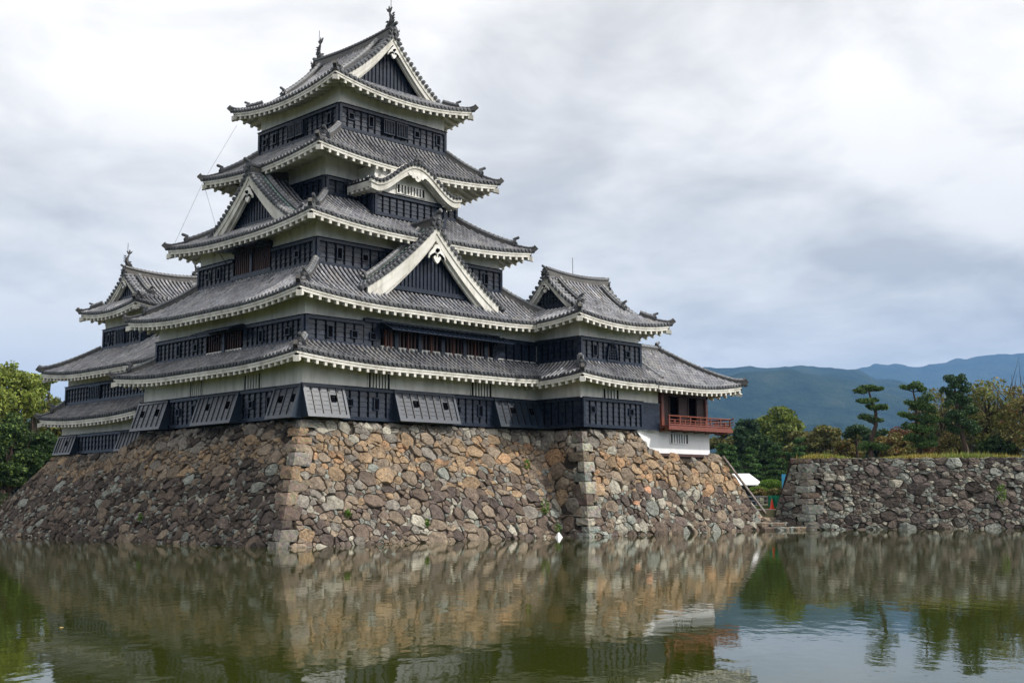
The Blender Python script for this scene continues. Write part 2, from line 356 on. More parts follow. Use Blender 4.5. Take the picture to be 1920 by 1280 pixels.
def eave_under(mb, fn, fr, L, over, IL, IR, D, step=0.5, drop=0.0):
    """white eave board, rafters and soffit under one side"""
    def lim(a):
        m = over
        if IL: m = min(m, a*D/IL)
        if IR: m = min(m, (L-a)*D/IR)
        return max(m, 0.0)
    zc = lambda a: fn(min(max(a, 0), L), 0)[2]-0.07-drop
    n = max(6, int(L/0.8))
    for i in range(n):
        q = [L*i/n, L*(i+1)/n]
        if i == 0: q[0] += 0.05
        if i == n-1: q[1] -= 0.05
        z0, z1 = zc(q[0]), zc(q[1])
        mb.hexa([fr(q[0],0.05,z0-0.24), fr(q[1],0.05,z1-0.24), fr(q[1],0.20,z1-0.24), fr(q[0],0.20,z0-0.24), fr(q[0],0.05,z0), fr(q[1],0.05,z1), fr(q[1],0.20,z1), fr(q[0],0.20,z0)])
        mb.hexa([fr(q[0],0.02,z0-0.10), fr(q[1],0.02,z1-0.10), fr(q[1],0.055,z1-0.10), fr(q[0],0.055,z0-0.10), fr(q[0],0.02,z0-0.005), fr(q[1],0.02,z1-0.005), fr(q[1],0.055,z1-0.005), fr(q[0],0.055,z0-0.005)])
        # soffit
        d0, d1 = min(lim(q[0]), over), min(lim(q[1]), over)
        s = 0.30
        mb.add([fr(q[0],0.1,z0-0.22), fr(q[1],0.1,z1-0.22), fr(q[1],max(d1, 0.1),z1-0.22+d1*s), fr(q[0],max(d0, 0.1),z0-0.22+d0*s)], [(0, 1, 2, 3)])
    m = int(L/step)
    for i in range(m):
        a = (i+0.5)*L/m; d = lim(a)
        if d < 0.12: continue
        z = zc(a)-0.22; s = 0.30; w_ = 0.075
        mb.hexa([fr(a-w_,0.065,z-0.19), fr(a+w_,0.065,z-0.19), fr(a+w_,d,z-0.17+d*s), fr(a-w_,d,z-0.17+d*s), fr(a-w_,0.065,z+0.0), fr(a+w_,0.065,z+0.0), fr(a+w_,d,z+d*s+0.02), fr(a-w_,d,z+d*s+0.02)])

def hip_roof(root, outer, inner, ze, zt, lift, sides='SWNE', over=1.2, tone=0.15, wall=None, conc=0.25, ridges=('SW', 'NW', 'SE', 'NE'),
             fleck=0.25, oscale=0.85, strip=True, clip={}, hip_end=0.0):
    X0, Y0, X1, Y1 = outer; x0, y0, x1, y1 = inner
    fr = {'S': Fr((X0, Y0), (1, 0), (0, 1)), 'N': Fr((X1, Y1), (-1, 0), (0, -1)), 'W': Fr((X0, Y1), (0, -1), (1, 0)), 'E': Fr((X1, Y0), (0, 1), (-1, 0))}
    Ls = {'S': X1-X0, 'N': X1-X0, 'W': Y1-Y0, 'E': Y1-Y0}
    Ds = {'S': y0-Y0, 'N': Y1-y1, 'W': x0-X0, 'E': X1-x1}
    adj = {'S': ('W', 'E'), 'N': ('E', 'W'), 'W': ('N', 'S'), 'E': ('S', 'N')}
    mb = MB(); ev = MB()
    for s in sides:
        L, D = Ls[s], Ds[s]; IL, IR = Ds[adj[s][0]], Ds[adj[s][1]]
        fn = side_fn(fr[s], L, D, ze, zt, lift, conc)
        c0, c1 = clip.get(s, (0, L))
        dm = lambda a, L=L, D=D, IL=IL, IR=IR: min(D, a*D/IL if IL > 0 else D, (L-a)*D/IR if IR > 0 else D)
        tiles(mb, fn, c0, c1, D, dm, tone, fleck=fleck, seed=ord(s))
        f2 = fr[s]
        eave_under(ev, lambda a, d, fn=fn, c0=c0: fn(a+c0, d), Fr(f2(c0, 0, 0)[:2], f2.u, f2.v), c1-c0, over, IL if c0 == 0 else 0, IR if c1 == L else 0, D)
    # mortar strip where the roof meets the wall above
    roof = mb.build('roof', 'tile', root)
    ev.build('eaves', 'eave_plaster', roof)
    if strip:
        st = MB(); e_ = 0.07
        for s in sides:
            L, D = Ls[s], Ds[s]; IL, IR = Ds[adj[s][0]], Ds[adj[s][1]]; c0, c1 = clip.get(s, (0, L))
            fbox(st, fr[s], max(IL, c0), min(L-IR, c1), D-0.09, D+0.02, zt-0.05, zt+0.17)
        st.build('mortar_strip', 'plaster', roof)
    cor = {'SW': ('S', 0, -1, -1), 'SE': ('S', 1, 1, -1), 'NW': ('N', 1, -1, 1), 'NE': ('N', 0, 1, 1)}
    P = {'SW': ((X0, Y0), (x0, y0)), 'SE': ((X1, Y0), (x1, y0)), 'NW': ((X0, Y1), (x0, y1)), 'NE': ((X1, Y1), (x1, y1))}
    for c in ridges:
        (ax, ay), (bx, by) = P[c]; rb = MB()
        s, end, _, _ = cor[c]; L, D = Ls[s], Ds[s]; fn = side_fn(fr[s], L, D, ze, zt, lift, conc); I = Ds[adj[s][end]]
        def hp(t): return Vector(fn(L-I*t if end else I*t, D*t))
        dirv = Vector((ax-bx, ay-by, 0)); ln = dirv.length; dirv.normalize()
        tb = 1.0-hip_end; ts = min(0.5, 1.05/ln)
        ridge(rb, [hp(ts+(tb-ts)*k/8)+Vector((0, 0, 0.05)) for k in range(9)], 0.30, 0.36)
        # thin tail running out to the upturned corner
        pts = [hp(max(ts*(1-k/4), 0))+Vector((0, 0, 0.05)) for k in range(-1, 5)]
        pts[-1] += dirv*0.10+Vector((0, 0, 0.06)); pts.append(pts[-1]+dirv*0.16+Vector((0, 0, 0.14)))
        ridge(rb, pts, 0.20, 0.20, top=0.22)
        oni(rb, hp(ts)+Vector((0, 0, 0.12)), dirv, oscale)
        disc(rb, hp(0)+dirv*0.10+Vector((0, 0, 0.02)), dirv, 0.11, 0.2, 0.10)
        rb.build('hip_ridge', 'tile', roof)
        cb = MB(); q = hp(0)-Vector((0, 0, 0.42)); n_ = dirv.cross(Vector((0, 0, 1)))*0.14
        a_ = q+dirv*0.02; b_ = q-dirv*(over*1.35)+Vector((0, 0, over*0.36))
        cb.hexa([tuple(v) for v in (a_-n_-Vector((0,0,.17)), a_+n_-Vector((0,0,.17)), b_+n_-Vector((0,0,.17)), b_-n_-Vector((0,0,.17)), a_-n_+Vector((0,0,.1)), a_+n_+Vector((0,0,.1)), b_+n_+Vector((0,0,.1)), b_-n_+Vector((0,0,.1)))])
        cb.build('corner_beam', 'eave_plaster', roof)
    return roof

# ------------------------------------------------------------------ gables
def prof_fn(hw, zf, za, c=0.32):
    return lambda s: za-(za-zf)*((1+c)*(s/hw)-c*(s/hw)**2)
def gegyo(root, fr, v, zc, s=1.0):
    """white turnip shaped pendant with curling fins and a dark six-sided knob"""
    mb = MB()
    P = [(0, -0.66), (0.14, -0.54), (0.27, -0.34), (0.30, -0.14), (0.23, -0.01), (0.32, -0.06), (0.40, -0.16), (0.44, -0.10), (0.50, -0.26), (0.56, -0.20), (0.62, -0.40), (0.66, -0.34),
         (0.60, -0.12), (0.46, 0.06), (0.32, 0.20), (0.22, 0.34), (0.14, 0.46), (0, 0.52)]
    P = P+[(-a, b) for a, b in P[-2:0:-1]]
    k = len(P)
    cen = [fr(0, v, zc-0.1*s), fr(0, v+0.10, zc-0.1*s)]
    vs = [fr(a*s, v, zc+b*s) for a, b in P]+[fr(a*s, v+0.10, zc+b*s) for a, b in P]+cen
    fs = [(i, (i+1) % k, 2*k) for i in range(k)]+[(k+(i+1) % k, k+i, 2*k+1) for i in range(k)]+[(i, k+i, k+(i+1) % k, (i+1) % k) for i in range(k)]
    mb.add(vs, fs)
    g = mb.build('gable_pendant', 'plaster', root)
    kb = MB(); c0 = Vector(fr(0, v-0.12, zc+0.14*s)); c1 = Vector(fr(0, v+0.02, zc+0.14*s)); kb.tube([c0, c1], [0.10*s, 0.15*s], 6, G(0.03))
    for q in (-1, 1):
        c = Vector(fr(q*0.12*s, v-0.02, zc-0.2*s)); pts = [c+Vector(fr(cos(t)*0.09*(1-t/8)*s*q, 0, 0))-Vector(fr(0, 0, 0))+Vector((0, 0, sin(t)*0.09*(1-t/8)*s)) for t in [x*0.8 for x in range(7)]]
        kb.tube(pts, 0.015, 5, G(0.04))
    kb.build('knob', 'black', g)
def strip2(mb, fr, s0, s1, v0, v1, top, bot, n=14, sides=(-1, 1)):
    for sg in sides:
        for i in range(n):
            a, b = s0+(s1-s0)*i/n, s0+(s1-s0)*(i+1)/n
            if sg < 0: a, b = b, a
            A, B = abs(a)*sg, abs(b)*sg
            mb.hexa([fr(A,v0,bot(abs(a))), fr(B,v0,bot(abs(b))), fr(B,v1,bot(abs(b))), fr(A,v1,bot(abs(a))), fr(A,v0,top(abs(a))), fr(B,v0,top(abs(b))), fr(B,v1,top(abs(b))), fr(A,v1,top(abs(a)))])
def gable_roof(root, fr, hw, zf, za, v1, board_end=0.8, bh=0.45, wall_v=0.55, zbase=None, both=False, tone=0.15, copper=False, vb=None,
               slat=True, pend=1.0, oscale=1.4, ridge_h=0.55, tilt=True, green=False, down=0.85, open_lattice=False):
    """gable with front plane v=0, ridge running to v1"""
    pf = prof_fn(hw, zf, za); mb = MB()
    for sg in (-1, 1):
        f2 = Fr(fr(sg*hw, 0, 0)[:2], fr.v, tuple(-sg*q for q in fr.u))
        fn = lambda a, d, f2=f2: f2(a, d, pf(hw-d)+0.07)
        tiles(mb, fn, 0.0, v1, hw, lambda a: hw, tone, eave=False, seed=int(zf*3)+sg)
    roof = mb.build('gable_roof', 'tile', root)
    ends = [(fr, 1)]
    if both: ends.append((Fr(fr(0, v1, 0)[:2], tuple(-q for q in fr.u), tuple(-q for q in fr.v)), 1))
    for f, _ in ends:
        vt = MB()
        n = int(sqrt(hw*hw+(za-zf)**2)/0.30)
        for sg in (-1, 1):
            for i in range(n):
                s = hw*(i+0.6)/n; z = pf(s)+0.10
                c0 = Vector(f(sg*s, -0.10, z)); c1 = Vector(f(sg*s, down-0.15, z+0.03)); g = tone*vt_r.uniform(0.6, 1.5)
                vt.tube([c0, c1], 0.115, 8, G(g)); 
                dd = (c0-c1).normalized(); vt.tube([c0, c0+dd*0.02], [0.085, 0.08], 8, G(g*0.5))
            top = lambda s: pf(s)+0.10; bot = lambda s: pf(s)-0.02
        strip2(vt, f, 0, hw*0.99, -0.03, down, lambda s: pf(s)+0.085, lambda s: pf(s)+0.0)
        vt.build('verge_tiles', 'tile', roof)
        if green:
            for sg in (-1, 1): gb = MB(); strip2(gb, f, 0.15, hw*0.97, down-0.16, down-0.02, lambda s: pf(s)+0.22, lambda s: pf(s)+0.08, sides=(sg,)); gb.build('copper_flashing', 'copper', roof)
        for sg in (-1, 1):
            rb = MB(); pts = [f(sg*s, down+0.12, pf(s)+0.10) for s in [0.25+(hw*0.80-0.25)*i/8 for i in range(9)]]
            ridge(rb, pts, 0.28, 0.34)
            oni(rb, Vector(pts[-1])+Vector((0, 0, 0.08)), Vector(pts[-1])-Vector(pts[-2]), 0.8)
            rb.build('down_ridge', 'tile', roof)
        bb = MB(); se = hw*board_end
        k1 = lambda s: bh*(1.0+0.35*s/se)
        strip2(bb, f, 0, se, 0.0, 0.12, lambda s: pf(s)-0.02, lambda s: pf(s)-0.02-k1(s)*0.45)
        strip2(bb, f, 0, se*0.985, 0.05, 0.20, lambda s: pf(s)-0.02-k1(s)*0.45, lambda s: pf(s)-0.02-k1(s))
        strip2(bb, f, 0, se*0.96, 0.22, 0.36, lambda s: pf(s)-0.02-k1(s)*0.8, lambda s: pf(s)-0.02-k1(s)*1.28)
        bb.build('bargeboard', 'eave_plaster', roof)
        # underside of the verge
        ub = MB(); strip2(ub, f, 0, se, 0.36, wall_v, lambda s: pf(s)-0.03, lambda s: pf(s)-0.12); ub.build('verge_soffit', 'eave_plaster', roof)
        zb = zf if zbase is None else zbase
        gw = MB(); n = int(2*se/0.26); dz = 1.05*bh
        for i in range(n*2):
            a, b = -se+se*i/n, -se+se*(i+1)/n
            ta, tb_ = max(pf(abs(a))-dz*0.9, zb), max(pf(abs(b))-dz*0.9, zb)
            if ta <= zb and tb_ <= zb: continue
            o = 0.06 if (i % 2 == 0 and slat) else 0.0
            gw.hexa([f(a,wall_v-o,zb), f(b,wall_v-o,zb), f(b,wall_v+0.2,zb), f(a,wall_v+0.2,zb), f(a,wall_v-o,ta), f(b,wall_v-o,tb_), f(b,wall_v+0.2,tb_), f(a,wall_v+0.2,ta)])
        fbox(gw, f, -se*0.86, se*0.86, wall_v-0.12, wall_v+0.02, zb, zb+0.22)
        if open_lattice:
            zt_ = zb+0.22
            while zt_ < za-bh*1.6:
                h_ = hw*0.8*(1-(zt_-zf)/(za-zf))
                fbox(gw, f, -h_, h_, wall_v-0.11, wall_v-0.05, zt_, zt_+0.05); zt_ += 0.2
        gw.build('gable_wall', 'black', root)
        gegyo(root, f, 0.0-0.06, za-bh*1.2-0.52*pend, pend*0.85)
    rb = MB()
    q0, q1 = -0.02, v1+(0.02 if both else 0)
    pts = []
    for i in range(13):
        t = i/12; lift = 0.18*(2*t-1)**2 if both else 0.12*(1-t)**2
        pts.append(fr(0, q0+(q1-q0)*t, za+0.02+lift))
    ridge(rb, pts, 0.42, ridge_h, top=0.16, side=0.13)
    rg = rb.build('ridge', 'tile', roof)
    for f, _ in ends:
        ob = MB(); p = Vector(f(0, 0.0, za+0.16)); d = Vector(f(0, -1, 0))-Vector(f(0, 0, 0)); oni(ob, p, d, oscale)
        sd_ = Vector((d.y, -d.x, 0)).normalized()
        for q in (-1, 1):
            for kk in range(3): disc(ob, p+sd_*q*(0.28+0.16*kk)*oscale*0.8+Vector((0, 0, -0.06-0.22*kk))*oscale+d*0.1, d, 0.12*oscale*0.8, 0.12, 0.10)
        ob.build('ridge_end_tile', 'tile', roof)
    return roof
vt_r = random.Random(5)

# ------------------------------------------------------------------ walls, boards, windows
def plain_wall(root, x0, y0, x1, y1, z0, z1, mat='plaster', name='wall'):
    mb = MB(); mb.box(x0, y0, z0, x1, y1, z1); return mb.build(name, mat, root)
def face(kind, x0, y0, x1, y1):
    # a runs left to right as seen from outside; d is negative outwards
    return {'S': (Fr((x0, y0), (1, 0), (0, 1)), x1-x0), 'W': (Fr((x0, y1), (0, -1), (1, 0)), y1-y0), 'N': (Fr((x1, y1), (-1, 0), (0, -1)), x1-x0), 'E': (Fr((x1, y0), (0, 1), (-1, 0)), y1-y0)}[kind]
def boards(mb, fr, a0, a1, z0, z1, pitch=0.62, out=0.0, rails=True, corner=(True, True), top=0.16):
    o = -0.05-out
    fbox(mb, fr, a0, a1, o, 0.02, z0, z1)
    n = max(1, int(round((z1-z0-0.3)/0.27))); h = (z1-z0-0.32)/n
    for i in range(n):
        za_, zb_ = z0+0.16+i*h, z0+0.16+(i+1)*h
        mb.hexa([fr(a0+.02,o-0.045,za_), fr(a1-.02,o-0.045,za_), fr(a1-.02,o+0.0,za_), fr(a0+.02,o+0.0,za_), fr(a0+.02,o-0.012,zb_), fr(a1-.02,o-0.012,zb_), fr(a1-.02,o,zb_), fr(a0+.02,o,zb_)])
    k = max(1, int(round((a1-a0)/pitch)))
    for i in range(1, k):
        a = a0+(a1-a0)*i/k; fbox(mb, fr, a-0.035, a+0.035, o-0.075, o, z0+0.1, z1-0.1, (0.06, 0.06, 0.06))
    fbox(mb, fr, a0, a1, o-0.12, o+0.01, z1-top, z1); fbox(mb, fr, a0, a1, o-0.12, o+0.01, z0, z0+0.17)
    fbox(mb, fr, a0-(0.10 if corner[0] else 0), a1+(0.10 if corner[1] else 0), o-0.17, o, z1, z1+0.035, (0.06, 0.06, 0.06))
    if corner[0]: fbox(mb, fr, a0-0.08, a0+0.09, o-0.115, o+0.005, z0+0.003, z1-0.003)
    if corner[1]: fbox(mb, fr, a1-0.09, a1+0.08, o-0.115, o+0.005, z0+0.003, z1-0.003)
def port(root, fr, a, z, tall=True, out=0.0):
    mb = MB(); w_, h_ = (0.13, 0.27) if tall else (0.15, 0.15); o = -0.05-out; t = 0.055
    for b in ((a-w_-t, a-w_, z-h_-t, z+h_+t), (a+w_, a+w_+t, z-h_-t, z+h_+t), (a-w_, a+w_, z+h_, z+h_+t), (a-w_, a+w_, z-h_-t, z-h_)):
        fbox(mb, fr, b[0], b[1], o-0.11, o, b[2], b[3])
    p = mb.build('gun_port', 'black', root)
    vb = MB(); fbox(vb, fr, a-w_+0.002, a+w_-0.002, o-0.062, o-0.03, z-h_+0.002, z+h_-0.002); vb.build('opening', 'void', p)
def ports(root, fr, L, z, lst, out=0.0):
    for i, (a, tall) in enumerate(lst): port(root, fr, a, z, tall, out)
def barred(root, fr, a0, a1, z0, z1, out=0.02, bars=5, mat='plaster', frame='plaster', fw=0.05, bw=None, label=None):
    wb = MB(); o = -out
    for b in ((a0-fw, a0, z0-fw, z1+fw), (a1, a1+fw, z0-fw, z1+fw), (a0, a1, z1, z1+fw), (a0, a1, z0-fw, z0)): fbox(wb, fr, b[0], b[1], o-0.05, 0.01, b[2], b[3])
    wi = wb.build('window', frame, root)
    vb = MB(); fbox(vb, fr, a0, a1, o+0.0, 0.008, z0, z1); vb.build('opening', 'void', wi)
    lb = MB(); bw = bw or (a1-a0)/(2*bars+1)*0.52
    for i in range(bars):
        a = a0+(a1-a0)*(i+1)/(bars+1); fbox(lb, fr, a-bw, a+bw, o-0.045, o-0.001, z0+0.002, z1-0.002)
    lb.build('lattice', mat, wi)
    if label: wi['label'] = label
    return wi
def chute(root, fr, a0, a1, zt, zb, drop=0.55, pitch=0.5, left=True, right=True, n_ports=2):
    """leaning stone-drop box: board face tilted outwards at the foot, with side cheeks"""
    mb = MB(); X = lambda a, t, o=0.0: fr(a, -0.12-drop*t-o, zt+(zb-zt)*t)
    mb.hexa([X(a0,1), X(a1,1), fr(a1, 0, zb), fr(a0, 0, zb), X(a0,0), X(a1,0), fr(a1,0,zt), fr(a0,0,zt)], (0.8, 0.9, 0.95))
    def slab(a, b, t0, t1, o, col=(0.85, 0.95, 1.0)): 
        mb.hexa([X(a,t1,o), X(b,t1,o), X(b,t1,-0.01), X(a,t1,-0.01), X(a,t0,o), X(b,t0,o), X(b,t0,-0.01), X(a,t0,-0.01)], col)
    slab(a0-0.02, a1+0.02, 0.0, 0.10, 0.06); slab(a0-0.02, a1+0.02, 0.90, 1.0, 0.06); slab(a0-0.02, a0+0.12, 0.10, 0.90, 0.055); slab(a1-0.12, a1+0.02, 0.10, 0.90, 0.055)
    n = max(2, int(round((a1-a0)/pitch)))
    for i in range(1, n):
        a = a0+(a1-a0)*i/n; slab(a-0.03, a+0.03, 0.10, 0.90, 0.045, (0.06, 0.06, 0.06))
    for i in range(1, 6): 
        t = 0.1+0.8*i/6; slab(a0+.1, a1-.1, t, t+0.014, 0.02, (0.2, 0.2, 0.2))
    c = mb.build('stone_drop_chute', 'chute', root)
    for q in range(n_ports):
        i = int((q+0.6)*n/n_ports); a = a0+(a1-a0)*(i+0.5)/n; pb = MB(); w_, h_ = (0.09, 0.13) if q % 2 else (0.11, 0.11)
        t = 0.42; hh = h_/(zt-zb)
        def sl(mb_, a_, b_, t0, t1, o): mb_.hexa([X(a_,t1,o), X(b_,t1,o), X(b_,t1,-0.01), X(a_,t1,-0.01), X(a_,t0,o), X(b_,t0,o), X(b_,t0,-0.01), X(a_,t0,-0.01)])
        sl(pb, a-w_-.04, a-w_, t-hh-.03, t+hh+.03, .065); sl(pb, a+w_, a+w_+.04, t-hh-.03, t+hh+.03, .065); sl(pb, a-w_, a+w_, t-hh-.03, t-hh, .065); sl(pb, a-w_, a+w_, t+hh, t+hh+.03, .065)
        sl(pb, a-w_-.01, a+w_+.01, t-hh-.005, t+hh+.005, .02); g = pb.build('gun_port', 'void', c)
    return c
def awning(root, fr, a0, a1, zh, drop, outd, o0=0.15, n=None):
    """propped shutters: thin boards hinged above, held out by poles"""
    ab = MB(); n = n or 1
    for i in range(n):
        b0, b1 = a0+(a1-a0)*i/n+0.02, a0+(a1-a0)*(i+1)/n-0.02
        ab.hexa([fr(b0,-o0,zh-0.03), fr(b1,-o0,zh-0.03), fr(b1,-o0-outd,zh-drop-0.03), fr(b0,-o0-outd,zh-drop-0.03), fr(b0,-o0,zh), fr(b1,-o0,zh), fr(b1,-o0-outd,zh-drop), fr(b0,-o0-outd,zh-drop)])
        k = int((b1-b0)/0.35)
        for j in range(k+1):
            a = b0+(b1-b0)*j/max(k, 1)
            ab.hexa([fr(a-.02,-o0,zh-.001), fr(a+.02,-o0,zh-.001), fr(a+.02,-o0-outd,zh-drop-.001), fr(a-.02,-o0-outd,zh-drop-.001), fr(a-.02,-o0,zh+.04), fr(a+.02,-o0,zh+.04), fr(a+.02,-o0-outd,zh-drop+.04), fr(a-.02,-o0-outd,zh-drop+.04)])
        for a in (b0+0.25, b1-0.25):
            ab.tube([fr(a, -o0-outd*0.9, zh-drop*0.9-0.03), fr(a-0.35, -0.12, zh-0.85)], 0.02, 5)
    return ab.build('shutter_awning', 'black', root)

# ================================================================== MAIN KEEP
W, D = 17.0, 15.27
keep = thing('castle_keep', 'tallest five-roofed black and white castle keep on the big stone base', 'castle keep', (8.5, 7.6, 5.8))
T1 = (0, 0, W, D); T2 = (0.32, 0.32, 16.7, 14.40); T3 = (1.70, 1.41, 14.62, 12.48); T4 = (3.88, 3.69, 13.21, 11.33); T5 = (4.89, 3.93, 12.54, 11.53)
for t, z0, z1 in ((T1, 5.92, 9.0), (T2, 8.9, 12.3), (T3, 13.0, 16.15), (T4, 17.2, 21.2), (T5, 21.6, 24.75)):
    plain_wall(keep, t[0], t[1], t[2], t[3], z0, z1)
# storey 1 boards
S1, LS1 = face('S', *T1); W1, LW1 = face('W', *T1)
bm = MB()
boards(bm, S1, 2.2, 5.6, 5.9, 7.52, 0.55, corner=(False, False)); boards(bm, S1, 9.5, 12.6, 5.9, 7.52, 0.55, corner=(False, False)); boards(bm, S1, 12.6, 16.2, 5.9, 7.52, 0.6, corner=(False, False))
boards(bm, W1, 0.0, 3.2, 5.9, 7.48, 0.5, corner=(True, False)); boards(bm, W1, 3.0, 6.3, 5.9, 7.48, 0.5, corner=(False, False)); boards(bm, W1, 6.3, 13.4, 5.9, 7.48, 0.5, corner=(False, False))
bm.build('weatherboards', 'black', keep)
for a0, a1 in ((-0.12, 2.3), (5.5, 9.6), (12.6, 16.1)): chute(keep, S1, a0, a1, 7.56, 5.93, n_ports=1 if a1 < 3 else 2)
for y0, y1 in ((-0.12, 2.05), (5.2, 9.0), (12.25, 15.5)): chute(keep, W1, D-y1, D-y0, 7.52, 5.88, n_ports=2)
for a, t in ((2.75, False), (4.4, True), (9.95, False), (11.6, True)): port(keep, S1, a, 6.75, t)
for y, t in ((2.6, True), (4.2, False), (9.7, True), (11.3, False)): port(keep, W1, D-y, 6.75, t)
for a0, a1 in ((3.95, 5.30), (11.0, 12.5)): barred(keep, S1, a0, a1, 7.56, 8.32, bars=6, mat='plaster')
for y0, y1 in ((3.5, 4.95), (9.0, 10.2)): barred(keep, W1, D-y1, D-y0, 7.50, 8.28, bars=5)
# storey 2
S2, LS2 = face('S', *T2); W2, LW2 = face('W', *T2)
bm = MB()
boards(bm, S2, 0.0, 3.5, 9.60, 10.90, 0.55, corner=(True, False)); boards(bm, S2, 3.5, 4.6, 9.55, 11.06, 0.55, out=0.03, corner=(False, False))
boards(bm, S2, 12.55, 13.0, 9.5, 11.0, 0.5, out=0.03, corner=(False, False)); boards(bm, S2, 13.0, 16.1, 9.55, 10.9, 0.6, corner=(False, False))
fbox(bm, S2, 4.6, 12.55, -0.18, 0.01, 10.62, 11.06); fbox(bm, S2, 4.6, 12.55, -0.14, 0.01, 9.5, 9.60)
boards(bm, W2, 0.0, LW2-8.85, 9.6, 10.86, 0.45, corner=(True, False)); boards(bm, W2, LW2-5.3, LW2, 9.6, 10.88, 0.45, corner=(False, True))
fbox(bm, W2, LW2-8.85, LW2-5.3, -0.18, 0.01, 10.7, 11.02); fbox(bm, W2, LW2-8.85, LW2-5.3, -0.14, 0.01, 9.45, 9.62)
bm.build('weatherboards', 'black', keep)
for a, t in ((1.4, True), (2.9, False), (4.05, False)): port(keep, S2, a, 10.2, t, 0.03 if a > 3.5 else 0)
for y, t in ((1.6, False), (3.9, True), (10.2, False), (12.0, True)): port(keep, W2, LW2+0.32-y, 10.2, t)
wi = barred(keep, S2, 4.62, 12.53, 9.60, 10.62, out=0.03, bars=30, mat='brown', frame='black', fw=0.0, bw=0.055, label='long row of brown lattice windows under a propped black awning')
pb = MB()
for a in (5.6, 7.2, 8.8, 10.4, 12.0): pb = MB(); fbox(pb, S2, a-0.12, a+0.12, -0.17, -0.02, 9.60, 10.62); pb.build('post', 'black', wi)
pb = MB()
for a in (4.9, 5.25, 6.4, 8.0, 9.6, 11.2): pb = MB(); fbox(pb, S2, a-0.05, a+0.05, -0.15, -0.03, 9.60, 10.62); pb.build('post', 'rust', wi)
awning(keep, S2, 4.5, 13.3, 10.95, 0.42, 0.95, o0=0.18, n=1)
wi = barred(keep, W2, LW2-8.80, LW2-5.35, 9.62, 10.7, out=0.03, bars=14, mat='brown', frame='black', fw=0.0, bw=0.03)
pb = MB(); fbox(pb, W2, LW2-7.2, LW2-6.95, -0.16, -0.02, 9.62, 10.7); pb.build('post', 'black', wi)
awning(keep, W2, LW2-8.9, LW2-5.2, 10.95, 0.25, 0.8, o0=0.18, n=2)
# storey 3
S3, LS3 = face('S', *T3); W3, LW3 = face('W', *T3)
bm = MB()
boards(bm, S3, 0, LS3, 13.72, 15.10, 0.55)
boards(bm, W3, 0, LW3-7.5, 13.72, 15.04, 0.45, corner=(True, False)); boards(bm, W3, LW3-3.85, LW3, 13.72, 15.08, 0.45, corner=(False, True))
fbox(bm, W3, LW3-7.5, LW3-3.85, -0.18, 0.01, 15.3, 15.55); fbox(bm, W3, LW3-7.5, LW3-3.85, -0.14, 0.01, 13.85, 14.1)
for i in range(9): fbox(bm, W3, LW3-7.45+i*0.42, LW3-7.3+i*0.42, -0.13, 0.01, 13.72, 13.87)
bm.build('weatherboards', 'black', keep)
for a, t in ((1.35, True), (3.0, False), (11.7, True)): port(keep, S3, a, 14.45, t)
for y, t in ((1.5, False), (8.9, True), (10.1, False)): port(keep, W3, LW3+0.0-y, 14.45, t)
wi = barred(keep, W3, LW3-7.45, LW3-3.9, 14.1, 15.3, out=0.03, bars=18, mat='brown', frame='black', fw=0.0, bw=0.04, label='brown lattice window below the west gable')
pb = MB(); fbox(pb, W3, LW3-5.8, LW3-5.6, -0.16, -0.02, 14.1, 15.3); pb.build('post', 'black', wi)
awning(keep, W3, LW3-7.7, LW3-3.6, 15.42, 0.12, 0.95, o0=0.18, n=1)
# storey 4 and its bay
S4, LS4 = face('S', *T4); W4, LW4 = face('W', *T4)
bm = MB(); boards(bm, S4, 0, LS4, 18.1, 19.13, 0.6); boards(bm, W4, 0, LW4, 18.1, 19.13, 0.5); bm.build('weatherboards', 'black', keep)
port(keep, S4, 1.3, 18.6, True)
bay = (6.0, 2.2, 10.95, 3.75); plain_wall(keep, *bay, 16.9, 19.9)
SB, LSB = face('S', *bay); WB_, _ = face('W', *bay)
bm = MB(); boards(bm, SB, 0, LSB, 17.12, 18.40, 0.5); boards(bm, WB_, 0, 1.55, 17.12, 18.40, 0.5, corner=(False, True)); bm.build('weatherboards', 'black', keep)
barred(keep, SB, 1.55, 3.5, 18.62, 19.08, bars=8, mat='plaster')
# storey 5
S5, LS5 = face('S', *T5); W5, LW5 = face('W', *T5)
bm = MB(); boards(bm, S5, 0, LS5, 22.02, 23.44, 0.47); boards(bm, W5, 0, LW5, 22.02, 23.42, 0.47); bm.build('weatherboards', 'black', keep)
for a0, a1 in ((3.0, 3.68), (3.92, 4.66)): barred(keep, S5, a0, a1, 22.42, 23.14, out=0.19, bars=5, mat='black', frame='black', bw=0.022)
for y0, y1 in ((3.15, 3.75), (3.95, 4.60)): barred(keep, W5, LW5-y1, LW5-y0, 22.42, 23.14, out=0.19, bars=4, mat='black', frame='black', bw=0.025)
for a, t in ((0.72, False), (2.1, True), (5.45, False), (7.1, True)): port(keep, S5, a, 22.85, t)
for y, t in ((0.75, True), (6.0, True), (7.0, False)): port(keep, W5, LW5-y, 22.75, t)
